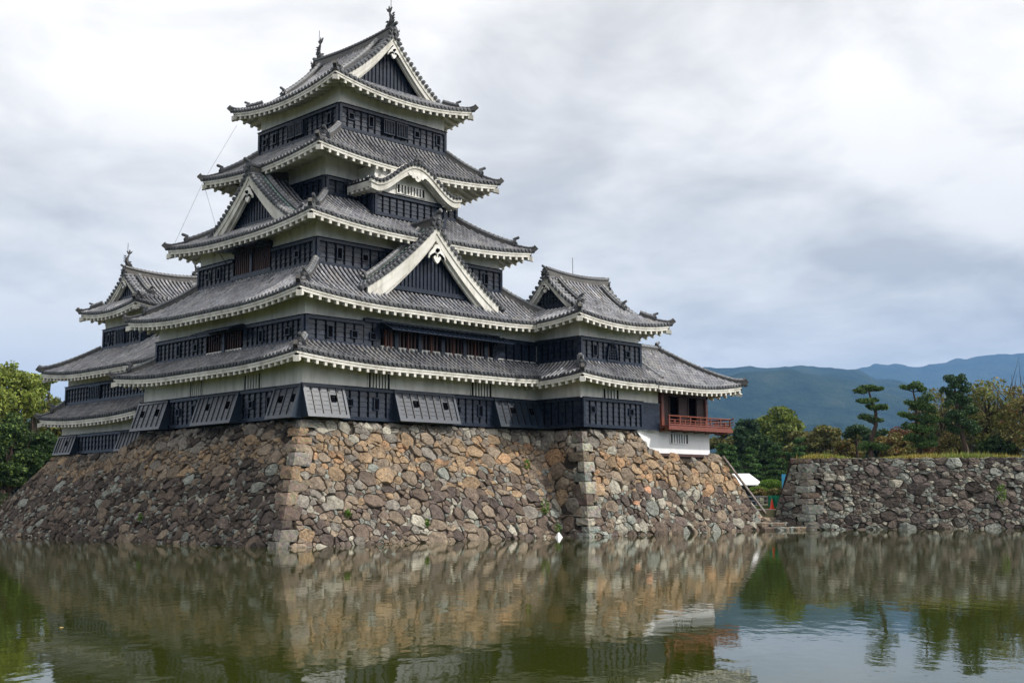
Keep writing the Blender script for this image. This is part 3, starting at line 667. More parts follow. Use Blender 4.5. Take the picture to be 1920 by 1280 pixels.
# roofs
hip_roof(keep, (-1.29, -1.29, W+1.29, D+1.29), T2, 8.55, 9.62, 0.34, over=1.29, tone=0.115, fleck=0.6)
hip_roof(keep, (-0.98, -0.98, 18.0, 15.70), T3, 11.62, 13.72, 0.42, over=1.3, tone=0.17)
hip_roof(keep, (0.34, 0.05, 15.98, 13.84), T4, 15.72, 18.03, 0.42, over=1.36, tone=0.15)
hip_roof(keep, (2.06, 1.87, 15.03, 13.15), T5, 19.93, 21.98, 0.42, over=1.82, tone=0.12, fleck=0.6)
hip_roof(keep, (3.67, 2.71, 13.76, 12.75), (5.0, 4.05, 12.43, 11.42), 24.18, 25.03, 0.55, over=1.22, tone=0.15, strip=False, conc=0.05, oscale=0.7)
fS = Fr((8.715, 4.0), (1, 0), (0, 1))
gable_roof(keep, fS, 3.75, 25.0, 28.35, 7.45, board_end=0.86, bh=0.46, wall_v=0.6, zbase=25.15, both=True, pend=0.75, oscale=1.0, ridge_h=0.5)
# big south gable on the second roof, west gable on the third roof
gable_roof(keep, Fr((8.22, -0.32), (1, 0), (0, 1)), 5.1, 12.35, 16.38, 4.1, board_end=0.90, bh=0.72, wall_v=0.6, zbase=12.80, pend=1.05, oscale=1.15, ridge_h=0.45, green=True)
gable_roof(keep, Fr((1.45, 7.35), (0, -1), (1, 0)), 4.35, 16.20, 19.55, 3.2, board_end=0.88, bh=0.60, wall_v=0.6, zbase=16.75, pend=0.85, oscale=1.0, ridge_h=0.45, green=True)
# undulating gable over the bay
def karahafu(root, fr, hw, ze, za, v1):
    def pf(u):
        t = min(abs(u)/hw, 1.0)
        return ze+(za-ze)*(0.5+0.5*cos(pi*min(t/0.86, 1.0)))**0.95+(0.10*max(0, t-0.86)/0.14)
    mb = MB(); n = 60; nv = int(v1/0.30); vs = []; fs = []; cs = []
    r = random.Random(4); VV = []
    for k in range(nv+1):
        for i, (fa, h) in enumerate(SECT):
            v = (k+fa)*0.30
            if v <= v1: VV.append((v, h, k, i))
    for (v, h, k, i) in VV:
        for j in range(n+1):
            u = -hw+2*hw*j/n; p = fr(u, v, pf(u)+0.05+h); vs.append(p)
    for q in range(len(VV)-1):
        rib = 1 <= VV[q][3] <= 6
        for j in range(n):
            g = 0.14*(1.2 if rib else 0.7)*r.uniform(0.7, 1.3); fs.append((q*(n+1)+j, q*(n+1)+j+1, (q+1)*(n+1)+j+1, (q+1)*(n+1)+j)); cs.append(G(g))
    mb.add(vs, fs, cs)
    L = 0; m_ = 27
    for i in range(m_):
        u = -hw+2*hw*(i+0.5)/m_; z = pf(u)+0.10; c0 = Vector(fr(u, -0.12, z)); c1 = Vector(fr(u, 0.45, z+0.02))
        mb.tube([c0, c1], 0.10, 8, G(0.09*r.uniform(0.7, 1.4))); mb.tube([c0, c0+(c0-c1).normalized()*0.02], [0.07, 0.065], 8, G(0.05))
    roof = mb.build('wave_gable_roof', 'tile', root)
    rb = MB(); ridge(rb, [fr(0, 0.1+v1*i/5*0.98, pf(0)+0.05) for i in range(6)], 0.3, 0.3); oni(rb, Vector(fr(0, 0.0, pf(0)+0.12)), Vector(fr(0, -1, 0))-Vector(fr(0, 0, 0)), 0.9, horn=False)
    rb.build('ridge', 'tile', roof)
    lb = MB()
    pts = [fr(-hw+2*hw*j/30, 0.30, pf(-hw+2*hw*j/30)+0.14) for j in range(31)]
    lb.sweep(pts, [(-0.05, 0), (-0.05, 0.08), (0.05, 0.08), (0.05, 0)]); lb.build('mortar_band', 'plaster', roof)
    bb = MB(); N_ = 40
    def band(va, vb_, t0, t1, x=1.0):
        for j in range(N_):
            a, b = (-hw+2*hw*j/N_)*x, (-hw+2*hw*(j+1)/N_)*x
            e = lambda u, t: pf(u)+0.02-t
            bb.hexa([fr(a,va,e(a,t1)), fr(b,va,e(b,t1)), fr(b,vb_,e(b,t1)), fr(a,vb_,e(a,t1)), fr(a,va,e(a,t0)), fr(b,va,e(b,t0)), fr(b,vb_,e(b,t0)), fr(a,vb_,e(a,t0))])
    band(-0.04, 0.16, 0.0, 0.17); band(0.02, 0.22, 0.17, 0.48, 0.985); band(0.22, 0.5, 0.40, 0.52, 0.97)
    bb.build('wave_bargeboard', 'eave_plaster', roof)
    for sg in (-1, 1):
        sb = MB()
        a0_, a1_ = (hw-0.16, hw-0.02)
        a0_, a1_ = (a0_, a1_) if sg > 0 else (-a1_, -a0_)
        fbox(sb, fr, a0_, a1_, 0.225, v1, ze-0.28, ze+0.04)
        for k in range(5):
            v = 0.35+k*0.42; fbox(sb, fr, *( (hw-1.0, hw-0.03) if sg > 0 else (-hw+0.03, -hw+1.0)), v, v+0.16, ze-0.42, ze-0.282)
        fbox(sb, fr, *((hw-1.0, hw-0.17) if sg > 0 else (-hw+0.17, -hw+1.0)), 0.525, v1, ze-0.28, ze-0.18)
        sb.build('side_eaves', 'eave_plaster', roof)
    gb = MB(); 
    P = [(0, -0.42), (0.16, -0.34), (0.22, -0.22), (0.36, -0.26), (0.44, -0.14), (0.60, -0.12), (0.70, 0.0), (0.5, 0.06), (0, 0.10)]; P = P+[(-a, b) for a, b in P[-2:0:-1]]; k = len(P)
    zc = za-0.48; gb.add([fr(a, -0.02, zc+b) for a, b in P]+[fr(a, 0.06, zc+b) for a, b in P], [tuple(range(k)), tuple(range(2*k-1, k-1, -1))]+[(i, k+i, k+(i+1) % k, (i+1) % k) for i in range(k)])
    gb.tube([fr(0, -0.06, zc-0.12), fr(0, 0, zc-0.12)], 0.09, 6); gb.build('gable_pendant', 'plaster', root)
    # plaster filling between bay and wave
    wb = MB()
    for j in range(N_):
        a, b = (-2.47+4.94*j/N_), (-2.47+4.94*(j+1)/N_)
        wb.hexa([fr(a,0.72,ze-0.4), fr(b,0.72,ze-0.4), fr(b,1.2,ze-0.4), fr(a,1.2,ze-0.4), fr(a,0.72,pf(a)-0.1), fr(b,0.72,pf(b)-0.1), fr(b,1.2,pf(b)-0.1), fr(a,1.2,pf(a)-0.1)])
    wb.build('gable_infill', 'plaster', root)
karahafu(keep, Fr((8.45, 1.5), (1, 0), (0, 1)), 3.25, 18.72, 20.12, 2.9)
def shachi(root, p, d, s=1.0, name='fish_ornament', rod=True):
    """roof fish: head biting the ridge, body curling up, forked tail"""
    p = Vector(p); d = Vector(d).normalized(); Z = Vector((0, 0, 1)); sd_ = d.cross(Z); mb = MB()
    q = lambda a, z: p+d*a*s+Z*z*s
    pts = [q(0.30, 0.02), q(0.22, 0.16), q(0.05, 0.26), q(-0.06, 0.46), q(-0.04, 0.70), q(0.07, 0.90), q(0.13, 1.05)]
    mb.tube(pts, [0.13*s, 0.19*s, 0.20*s, 0.16*s, 0.115*s, 0.075*s, 0.04*s], 8, G(0.055))
    def fin(poly, off=0.0, th=0.035):
        k = len(poly); v = [tuple(q(a, z)+sd_*(off+th)*s) for a, z in poly]+[tuple(q(a, z)+sd_*(off-th)*s) for a, z in poly]
        mb.add(v, [tuple(range(k)), tuple(range(2*k-1, k-1, -1))]+[(i, k+i, k+(i+1) % k, (i+1) % k) for i in range(k)], G(0.05))
    fin([(0.10, 0.98), (0.30, 1.12), (0.40, 1.34), (0.22, 1.22), (0.16, 1.42), (0.06, 1.20), (-0.10, 1.28), (0.0, 1.08)])
    for z in (0.35, 0.5, 0.65, 0.8): fin([(-0.16, z), (-0.34, z+0.12), (-0.12, z+0.10)])
    for o in (-0.16, 0.16): fin([(0.02, 0.30), (0.28, 0.42), (0.10, 0.48)], o)
    fin([(0.36, -0.02), (0.50, 0.10), (0.34, 0.12)])
    o = mb.build(name, 'tile', root)
    if rod:
        rb = MB(); rb.tube([p+Z*1.2*s, p+Z*1.9*s], 0.018, 5); rb.build('lightning_rod', 'wire', root)
    return o
shachi(keep, (8.715, 4.25, 28.86), (0, 1, 0), 1.02); shachi(keep, (8.715, 11.2, 28.86), (0, -1, 0), 1.02)

# ================================================================== SOUTH-EAST TURRET (attached, two roofs)
tur = thing('corner_turret', 'small two-roofed black and white turret joined to the right side of the big keep', 'turret', (19, -0.5, 5.8))
plain_wall(tur, 16.2, -3.34, 23.1, 3.0, 5.95, 9.0); plain_wall(tur, 16.46, -3.08, 21.7, 2.6, 8.8, 12.3)
TS, _ = face('S', 16.2, -3.34, 23.1, 0); TW, _ = face('W', 16.2, -3.34, 23.1, 0.0)
bm = MB(); boards(bm, TS, 0, 5.08, 5.92, 7.55, 0.5, out=0.10, corner=(True, True)); fbox(bm, TS, 5.08, 6.95, -0.06, 0.01, 5.95, 7.55); fbox(bm, TS, 5.08, 6.98, -0.10, 0.01, 7.45, 7.56)
boards(bm, TW, 0.12, 3.34, 5.92, 7.55, 0.55, corner=(False, False)); bm.build('weatherboards', 'black', tur)
port(tur, TS, 0.72, 6.9, False, 0.1); port(tur, TS, 4.1, 6.9, False, 0.1); barred(tur, TS, 1.85, 3.2, 7.62, 8.14, bars=4)
US, LUS = face('S', 16.46, -3.08, 21.7, 2.6); UW, LUW = face('W', 16.46, -3.08, 21.7, 0.3)
bm = MB(); boards(bm, US, 0, LUS, 9.66, 10.98, 0.47); boards(bm, UW, 0.12, LUW, 9.66, 10.98, 0.5, corner=(False, True)); bm.build('weatherboards', 'black', tur)
port(tur, US, 1.15, 10.3, True); port(tur, US, 4.05, 10.3, False)
# bell-shaped window
wb = MB(); cz, cu = 9.95, 2.62
bell = [(-0.46, -0.12), (-0.40, 0.10), (-0.36, 0.40), (-0.28, 0.66), (-0.12, 0.80), (0, 0.86), (0.12, 0.80), (0.28, 0.66), (0.36, 0.40), (0.40, 0.10), (0.46, -0.12)]
pts = [US(cu+a, -0.20, cz+b) for a, b in bell]; wb.tube(pts, 0.05, 6); fbox(wb, US, cu-0.5, cu+0.5, -0.24, -0.1, cz-0.2, cz-0.1)
bw_ = wb.build('window', 'black', tur); bw_['label'] = 'bell-shaped window with a fine lattice'
vb = MB(); k = len(bell); vb.add([US(cu+a, -0.165, cz+b) for a, b in bell], [tuple(range(k))]); vb.build('opening', 'void', bw_)
lb = MB()
for a in (-0.2, 0, 0.2): fbox(lb, US, cu+a-0.015, cu+a+0.015, -0.20, -0.17, cz-0.1, cz+0.74)
for z in (0.05, 0.2, 0.35, 0.5): fbox(lb, US, cu-0.36, cu+0.36, -0.195, -0.168, cz+z, cz+z+0.025)
lb.build('lattice', 'black', bw_)
hip_roof(tur, (15.0, -4.54, 24.4, 3.2), (16.46, -3.08, 21.7, 2.0), 8.50, 9.62, 0.28, sides='SW', over=1.2, tone=0.14, ridges=('SW',), clip={'S': (0, 6.7), 'W': (3.2, 7.74)}, fleck=0.35)
hip_roof(tur, (15.15, -4.25, 23.30, 3.35), (16.50, -2.90, 21.95, 2.0), 11.78, 12.62, 0.35, over=1.2, tone=0.17, ridges=('SW', 'SE', 'NE'), strip=False, conc=0.05, oscale=0.7)
gable_roof(tur, Fr((16.50, -0.45), (0, -1), (1, 0)), 2.48, 12.59, 14.75, 5.45, board_end=0.80, bh=0.30, wall_v=0.4, zbase=12.9, both=True, pend=0.55, oscale=0.75, ridge_h=0.42, down=0.7, open_lattice=True, tone=0.18)
rb = MB(); rb.tube([(18.9, -0.45, 15.1), (18.9, -0.45, 16.2)], 0.018, 5); rb.build('lightning_rod', 'wire', tur)

# ================================================================== MOON VIEWING PAVILION
pav = thing('moon_viewing_pavilion', 'open pavilion with vermilion veranda and white base, right end of the castle', 'pavilion', (26, -1, 4.5))
PX0, PX1, PY = 22.5, 28.67, -3.0
plain_wall(pav, PX0, PY, PX1, 2.0, 4.66, 6.12, 'fresh_plaster', 'base_wall')
PS, LPS = face('S', PX0, PY, PX1, 2.0)
barred(pav, PS, 2.15, 3.85, 5.28, 5.84, bars=6, mat='fresh_plaster', frame='fresh_plaster')
fb = MB(); fb.add([(20.9, -3.32, 6.0), (22.5, -3.02, 6.0), (22.5, -3.02, 4.66), (21.35, -3.38, 5.55), (20.9, -2.6, 6.0), (22.5, -2.6, 6.0), (22.5, -2.6, 4.66), (21.35, -2.6, 5.55)],
                   [(0, 3, 2, 1), (4, 5, 6, 7), (0, 1, 5, 4), (1, 2, 6, 5), (2, 3, 7, 6), (3, 0, 4, 7)]); fb.build('infill', 'fresh_plaster', pav)
sb = MB(); sb.box(PX0-0.05, PY-0.06, 4.48, PX1+0.05, 2.0, 4.655); sb.build('sill_beam', 'brown', pav)
lt = MB(); lt.box(23.7, PY+0.05, 8.28, 28.5, 1.8, 8.9); lt.build('wall', 'plaster', pav)
plain_wall(pav, 23.72, 1.7, 28.5, 1.85, 6.3, 8.3, 'plaster', 'wall')
br_ = MB(); br_.box(23.72, PY, 8.12, 28.62, PY+0.16, 8.30); br_.box(28.44, PY, 8.12, 28.60, 1.8, 8.30); br_.build('lintel', 'brown', pav)
def lpost(x, y, m='red', w_=0.11):
    b = MB(); b.box(x-w_, y-w_, 6.28, x+w_, y+w_, 8.12 if m != 'redhi' else 8.9); return b.build('post', 'red', pav)
b = MB(); b.box(23.55, PY-0.25, 6.0, 23.80, PY, 8.75); b.build('post', 'red', pav)
lpost(28.5, PY+0.12); lpost(28.5, 1.7)
sl = MB()
for x0, x1 in ((23.85, 24.75), (25.75, 26.65), (27.6, 28.35)):
    fr = Fr((0, PY+0.12), (1, 0), (0, 1)); fbox(sl, fr, x0, x1, 0.03, 0.08, 6.35, 8.1)
    for i in range(17): fbox(sl, fr, x0, x1, -0.015, 0.03, 6.42+i*0.10, 6.46+i*0.10)
    fbox(sl, fr, x0-0.06, x0, -0.04, 0.08, 6.3, 8.1); fbox(sl, fr, x1, x1+0.06, -0.04, 0.08, 6.3, 8.1)
sl.build('louvre_panels', 'brown', pav)
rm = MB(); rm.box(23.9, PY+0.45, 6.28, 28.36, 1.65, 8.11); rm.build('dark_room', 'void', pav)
fl = MB(); fl.box(23.3, PY-0.95, 6.13, 29.75, 2.5, 6.27); fl.box(23.25, PY-1.0, 6.02, 29.8, PY-0.86, 6.20); fl.box(29.66, PY-0.86, 6.02, 29.8, 2.5, 6.20)
fl.box(23.3, PY-0.96, 6.30, 29.75, PY-0.84, 6.38); fl.box(29.63, PY-0.84, 6.30, 29.75, 2.5, 6.38)
for i in range(6): fl.box(23.6+i*1.15, PY-0.9, 5.94, 23.72+i*1.15, PY, 6.02)
ver = fl.build('veranda', 'red', pav)
ra = MB()
yv = PY-0.90; xv = 29.69
for z, r_ in ((6.84, 0.045), (6.62, 0.03), (6.46, 0.025)):
    ra.tube([(23.3, yv, z), (25.5, yv, z), (28, yv, z), (29.8, yv, z+0.02), (30.05, yv, z+0.07)], r_, 6); ra.tube([(xv, 2.4, z), (xv, yv, z+0.0), (xv, yv-0.28, z+0.06)], r_, 6)
for i in range(13):
    x = 23.4+i*0.52; h = 6.84 if i % 2 == 0 else 6.62; ra.box(x-0.04, yv-0.035, 6.385, x+0.04, yv+0.035, h)
for i in range(1, 11): ra.box(xv-0.035, yv+i*0.5-0.04, 6.385, xv+0.035, yv+i*0.5+0.04, 6.84 if i % 2 == 0 else 6.62)
ra.build('railing', 'red', ver)
# pavilion roof: hipped on the east, running into the turret on the west
PR = (20.5, -4.54, 30.26, 3.04)
fr_ = {'S': Fr((20.5, -4.54), (1, 0), (0, 1)), 'E': Fr((30.26, -4.54), (0, 1), (-1, 0)), 'N': Fr((30.26, 3.04), (-1, 0), (0, -1))}
mb = MB(); ev = MB(); DD = 3.79
def pfn(frm, L, hl, hr):
    return side_fn(frm, L, DD, 8.50, 11.10, 0.42, 0.12, None, hl, hr)
fn = pfn(fr_['S'], 9.76, False, True); tiles(mb, fn, 0.9, 9.76, DD, lambda a: min(DD, 9.76-a), 0.19, seed=3); eave_under(ev, lambda a, d: fn(a+1.2, d), Fr((21.7, -4.54), (1, 0), (0, 1)), 8.56, 1.5, 0, 1, 1)
fnE = pfn(fr_['E'], 7.58, True, True); tiles(mb, fnE, 0, 7.58, DD, lambda a: min(DD, a, 7.58-a), 0.17, seed=4); eave_under(ev, fnE, fr_['E'], 7.58, 1.5, 1, 1, 1)
fnN = pfn(fr_['N'], 9.0, True, False); tiles(mb, fnN, 0, 9.0, DD, lambda a: min(DD, a), 0.17, seed=5)
proof = mb.build('roof', 'tile', pav); ev.build('eaves', 'eave_plaster', proof)
rb = MB(); ridge(rb, [(21.9+i*0.57, -0.75, 11.12) for i in range(9)], 0.36, 0.40, side=0.12); oni(rb, (26.45, -0.75, 11.3), (1, 0, 0), 0.8); rb.build('ridge', 'tile', proof)
for sy in (1, -1):
    rb = MB(); hp = [Vector(fnE(0 if False else (DD*t if sy > 0 else 7.58-DD*t), DD*t))+Vector((0, 0, 0.05)) for t in [1-k/10 for k in range(11)]]
    hp[-1] += Vector((0.08, -0.08*sy, 0.08)); hp.append(hp[-1]+Vector((0.14, -0.14*sy, 0.14)))
    ridge(rb, hp, 0.28, 0.30); disc(rb, hp[-2]+Vector((0.1, -0.1*sy, -0.1)), (1, -sy, 0), 0.11, 0.2); rb.build('hip_ridge', 'tile', proof)
    cb = MB(); cb.tube([(30.2, -4.48 if sy > 0 else 2.98, 8.38), (28.9, -3.2 if sy > 0 else 1.7, 8.75)], 0.13, 4); cb.build('corner_beam', 'eave_plaster', proof)
rb = MB(); pts = [Vector(fn(2.15, d))+Vector((0, 0, 0.06)) for d in (0.5, 1.2, 2.0, 2.8, 3.6)]; ridge(rb, pts, 0.22, 0.16); rb.build('down_ridge', 'tile', proof)

# ================================================================== NORTH-WEST SMALL KEEP
sk_ = thing('small_keep', 'smaller three-roofed keep behind the left side of the big keep', 'castle keep', (4.5, 21, 4.7))
plain_wall(sk_, 0.4, 15.6, 9.4, 26.9, 4.80, 7.55); plain_wall(sk_, 0.6, 15.5, 9.2, 26.7, 7.3, 10.35); plain_wall(sk_, 2.1, 19.8, 7.4, 24.8, 11.0, 14.25)
K1, LK1 = face('W', 0.4, 15.6, 9.4, 26.9); bm = MB(); boards(bm, K1, 0, LK1, 4.78, 6.0, 0.45, corner=(True, False)); bm.build('weatherboards', 'black', sk_)
chute(sk_, K1, 0.0, 2.5, 6.02, 4.76, drop=0.42, pitch=0.45, n_ports=1); chute(sk_, K1, 26.9-18.5, 26.9-16.0, 6.02, 4.76, drop=0.42, pitch=0.45, n_ports=0)
K2, LK2 = face('W', 0.6, 15.5, 9.2, 26.7); bm = MB(); boards(bm, K2, 0, LK2, 8.0, 9.2, 0.42, corner=(True, False)); bm.build('weatherboards', 'black', sk_)
K3, LK3 = face('W', 2.1, 19.8, 7.4, 24.8); K3s, LK3s = face('S', 2.1, 19.8, 7.4, 24.8); bm = MB(); boards(bm, K3, 0, LK3, 11.62, 12.95, 0.42); boards(bm, K3s, 0, LK3s, 11.62, 12.95, 0.42); bm.build('weatherboards', 'black', sk_)
port(sk_, K3, 0.75, 12.3, True); port(sk_, K3, 4.2, 12.3, True); barred(sk_, K3, 1.9, 2.9, 11.85, 12.75, out=0.15, bars=4, mat='black', frame='black', bw=0.03)
barred(sk_, K2, 3.4, 4.8, 8.2, 9.0, out=0.15, bars=5, mat='black', frame='black', bw=0.04)
hip_roof(sk_, (-0.70, 14.0, 10.5, 28.0), (0.6, 14.2, 9.2, 26.7), 6.80, 7.95, 0.30, sides='WN', over=1.1, tone=0.10, ridges=('NW',), clip={'W': (0, 13.0)}, fleck=0.1)
# second roof runs on behind the big keep as the roof of the linking gallery
fW = Fr((-0.70, 27.9), (0, -1), (1, 0)); Lw = 17.5; D2 = 2.8
mb = MB(); ev = MB()
f_ = lambda a, d: fW(a, d, 9.72+0.07+0.60*d+0.02*d*d+0.40*max(0, 1-a/6)**2*max(0, 1-d/D2)**1.3)
tiles(mb, f_, 0, 7.9, D2, lambda a: min(D2, a), 0.15, seed=8, fleck=0.15)
tiles(mb, f_, 7.9, Lw, 5.2, lambda a: min(5.2, 2.8+(a-7.9)*1.0), 0.16, seed=9, fleck=0.15)
eave_under(ev, f_, fW, Lw, 1.3, 1, 0, 1)
fN = Fr((10.5, 27.9), (-1, 0), (0, -1)); f2_ = lambda a, d: fN(a, d, 9.79+0.60*d+0.02*d*d+0.4*max(0, 1-(11.2-a)/6)**2*max(0, 1-d/D2)**1.3)
tiles(mb, f2_, 0, 11.2, D2, lambda a: min(D2, 11.2-a), 0.14, seed=10)
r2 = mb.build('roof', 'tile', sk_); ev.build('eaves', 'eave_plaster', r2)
rb = MB(); hp = [Vector(f_(D2*t, D2*t))+Vector((0, 0, 0.05)) for t in [1-k/8 for k in range(9)]]; hp[-1] += Vector((-0.08, 0.08, 0.08)); hp.append(hp[-1]+Vector((-0.14, 0.14, 0.14)))
ridge(rb, hp, 0.28, 0.32); disc(rb, hp[-2], (-1, 1, 0), 0.11, 0.2); rb.build('hip_ridge', 'tile', r2)
st = MB(); st.box(1.95, 19.8, 11.52, 2.12, 24.9, 11.74); st.build('mortar_strip', 'plaster', r2)
cb = MB(); cb.tube([(-0.62, 27.82, 9.62), (0.6, 26.6, 9.98)], 0.13, 4); cb.build('corner_beam', 'eave_plaster', r2)
hip_roof(sk_, (0.9, 18.6, 8.6, 26.0), (2.0, 19.7, 7.5, 24.9), 13.72, 14.50, 0.34, over=1.15, tone=0.17, strip=False, conc=0.05, ridges=('NW', 'SW', 'SE'), oscale=0.65)
gable_roof(sk_, Fr((2.0, 22.3), (0, -1), (1, 0)), 2.65, 14.47, 16.35, 5.4, board_end=0.82, bh=0.32, wall_v=0.4, zbase=14.75, both=True, pend=0.5, oscale=0.75, ridge_h=0.42, down=0.7, tone=0.19)
shachi(sk_, (2.2, 22.3, 16.85), (1, 0, 0), 0.85); shachi(sk_, (7.2, 22.3, 16.85), (-1, 0, 0), 0.85, rod=False)
sk_.location = Vector(sk_.location)+Vector((1.2, 2.23, 0.23))
for nm, pts in (('cable', [(3.9, 12.6, 24.0), (2.2, 13.3, 20.4), (0.6, 13.7, 16.3)]), ('cable', [(0.75, 11.0, 19.9), (1.0, 9.5, 16.4), (0.2, 9.4, 12.6)])):
    mb = MB(); mb.tube(pts, 0.009, 4); mb.build('cable', 'wire', keep)

# ================================================================== STONE WALLS
def clip_poly(P, a, b, c):      # keep a*x+b*y<=c
    out = []; n = len(P)
    for i in range(n):
        p, q = P[i], P[(i+1) % n]; dp = a*p[0]+b*p[1]-c; dq = a*q[0]+b*q[1]-c
        if dp <= 0: out.append(p)
        if (dp < 0 < dq) or (dq < 0 < dp):
            t = dp/(dp-dq); out.append((p[0]+(q[0]-p[0])*t, p[1]+(q[1]-p[1])*t))
    return out
def area(P): return 0.5*sum(P[i][0]*P[(i+1) % len(P)][1]-P[(i+1) % len(P)][0]*P[i][1] for i in range(len(P)))
def inside(P, x, y):
    for i in range(len(P)):
        (x0, y0), (x1, y1) = P[i], P[(i+1) % len(P)]
        if (x1-x0)*(y-y0)-(y1-y0)*(x-x0) < 0: return False
    return True
def cells(dom, big=(0.30, 0.50), small=(0.09, 0.17), asp=1.42, seed=0, extra=(), slope=0.0, nbig=0.9):
    r = random.Random(seed); S = []; gs = 1.0; grid = {}
    xs = [p[0] for p in dom]; ys = [p[1] for p in dom]; x0, x1, y0, y1 = min(xs), max(xs), min(ys), max(ys)
    def near(x, y, R_):
        k = int(R_/gs)+1; gx, gy = int(x//gs), int(y//gs)
        for i in range(gx-k, gx+k+1):
            for j in range(gy-k, gy+k+1):
                for q in grid.get((i, j), ()): yield q
    def put(x, y, rr): 
        q = (x, y, rr); S.append(q); grid.setdefault((int(x//gs), int(y//gs)), []).append(q)
    def tr(x, y): return (x/asp, y+slope*x)
    for (x, y, rr) in extra: put(*tr(x, y), rr)
    A = (x1-x0)/asp*(y1-y0)
    for lo, hi, tries, f in ((big[0]*1.1, big[1]*1.18, int(A*4*nbig), 0.74), (big[0]*0.6, big[0]*1.1, int(A*20), 0.72), (small[0]*0.85, small[1], int(A*75), 0.70)):
        for _ in range(tries):
            x, y = tr(r.uniform(x0-.3, x1+.3), r.uniform(y0-.3, y1+.3)); rr = r.uniform(lo, hi)
            if all((x-a)**2+(y-b)**2 > (f*(rr+c))**2 for a, b, c in near(x, y, rr+big[1]*1.2)): put(x, y, rr)
    D2_ = [tr(*p) for p in dom]
    if area(D2_) < 0: D2_ = D2_[::-1]
    out = []
    for q in S:
        P = [(q[0]-1.3, q[1]-1.3), (q[0]+1.3, q[1]-1.3), (q[0]+1.3, q[1]+1.3), (q[0]-1.3, q[1]+1.3)]
        for p in near(q[0], q[1], 2.2):
            if p is q: continue
            dx, dy = p[0]-q[0], p[1]-q[1]; d2 = dx*dx+dy*dy
            if d2 > 5: continue
            c = (p[0]**2+p[1]**2-p[2]**2-q[0]**2-q[1]**2+q[2]**2)/2
            P = clip_poly(P, dx, dy, c)
            if len(P) < 3: break
        if len(P) < 3: continue
        for i in range(len(D2_)):
            (ax, ay), (bx, by) = D2_[i], D2_[(i+1) % len(D2_)]; nx, ny = by-ay, -(bx-ax)
            P = clip_poly(P, nx, ny, nx*ax+ny*ay)
            if len(P) < 3: break
        if len(P) < 3 or abs(area(P)) < 0.004: continue
        out.append(([(x*asp, y-slope*x) for x, y in P], q[2]))
    return out
from mathutils import noise as mnz
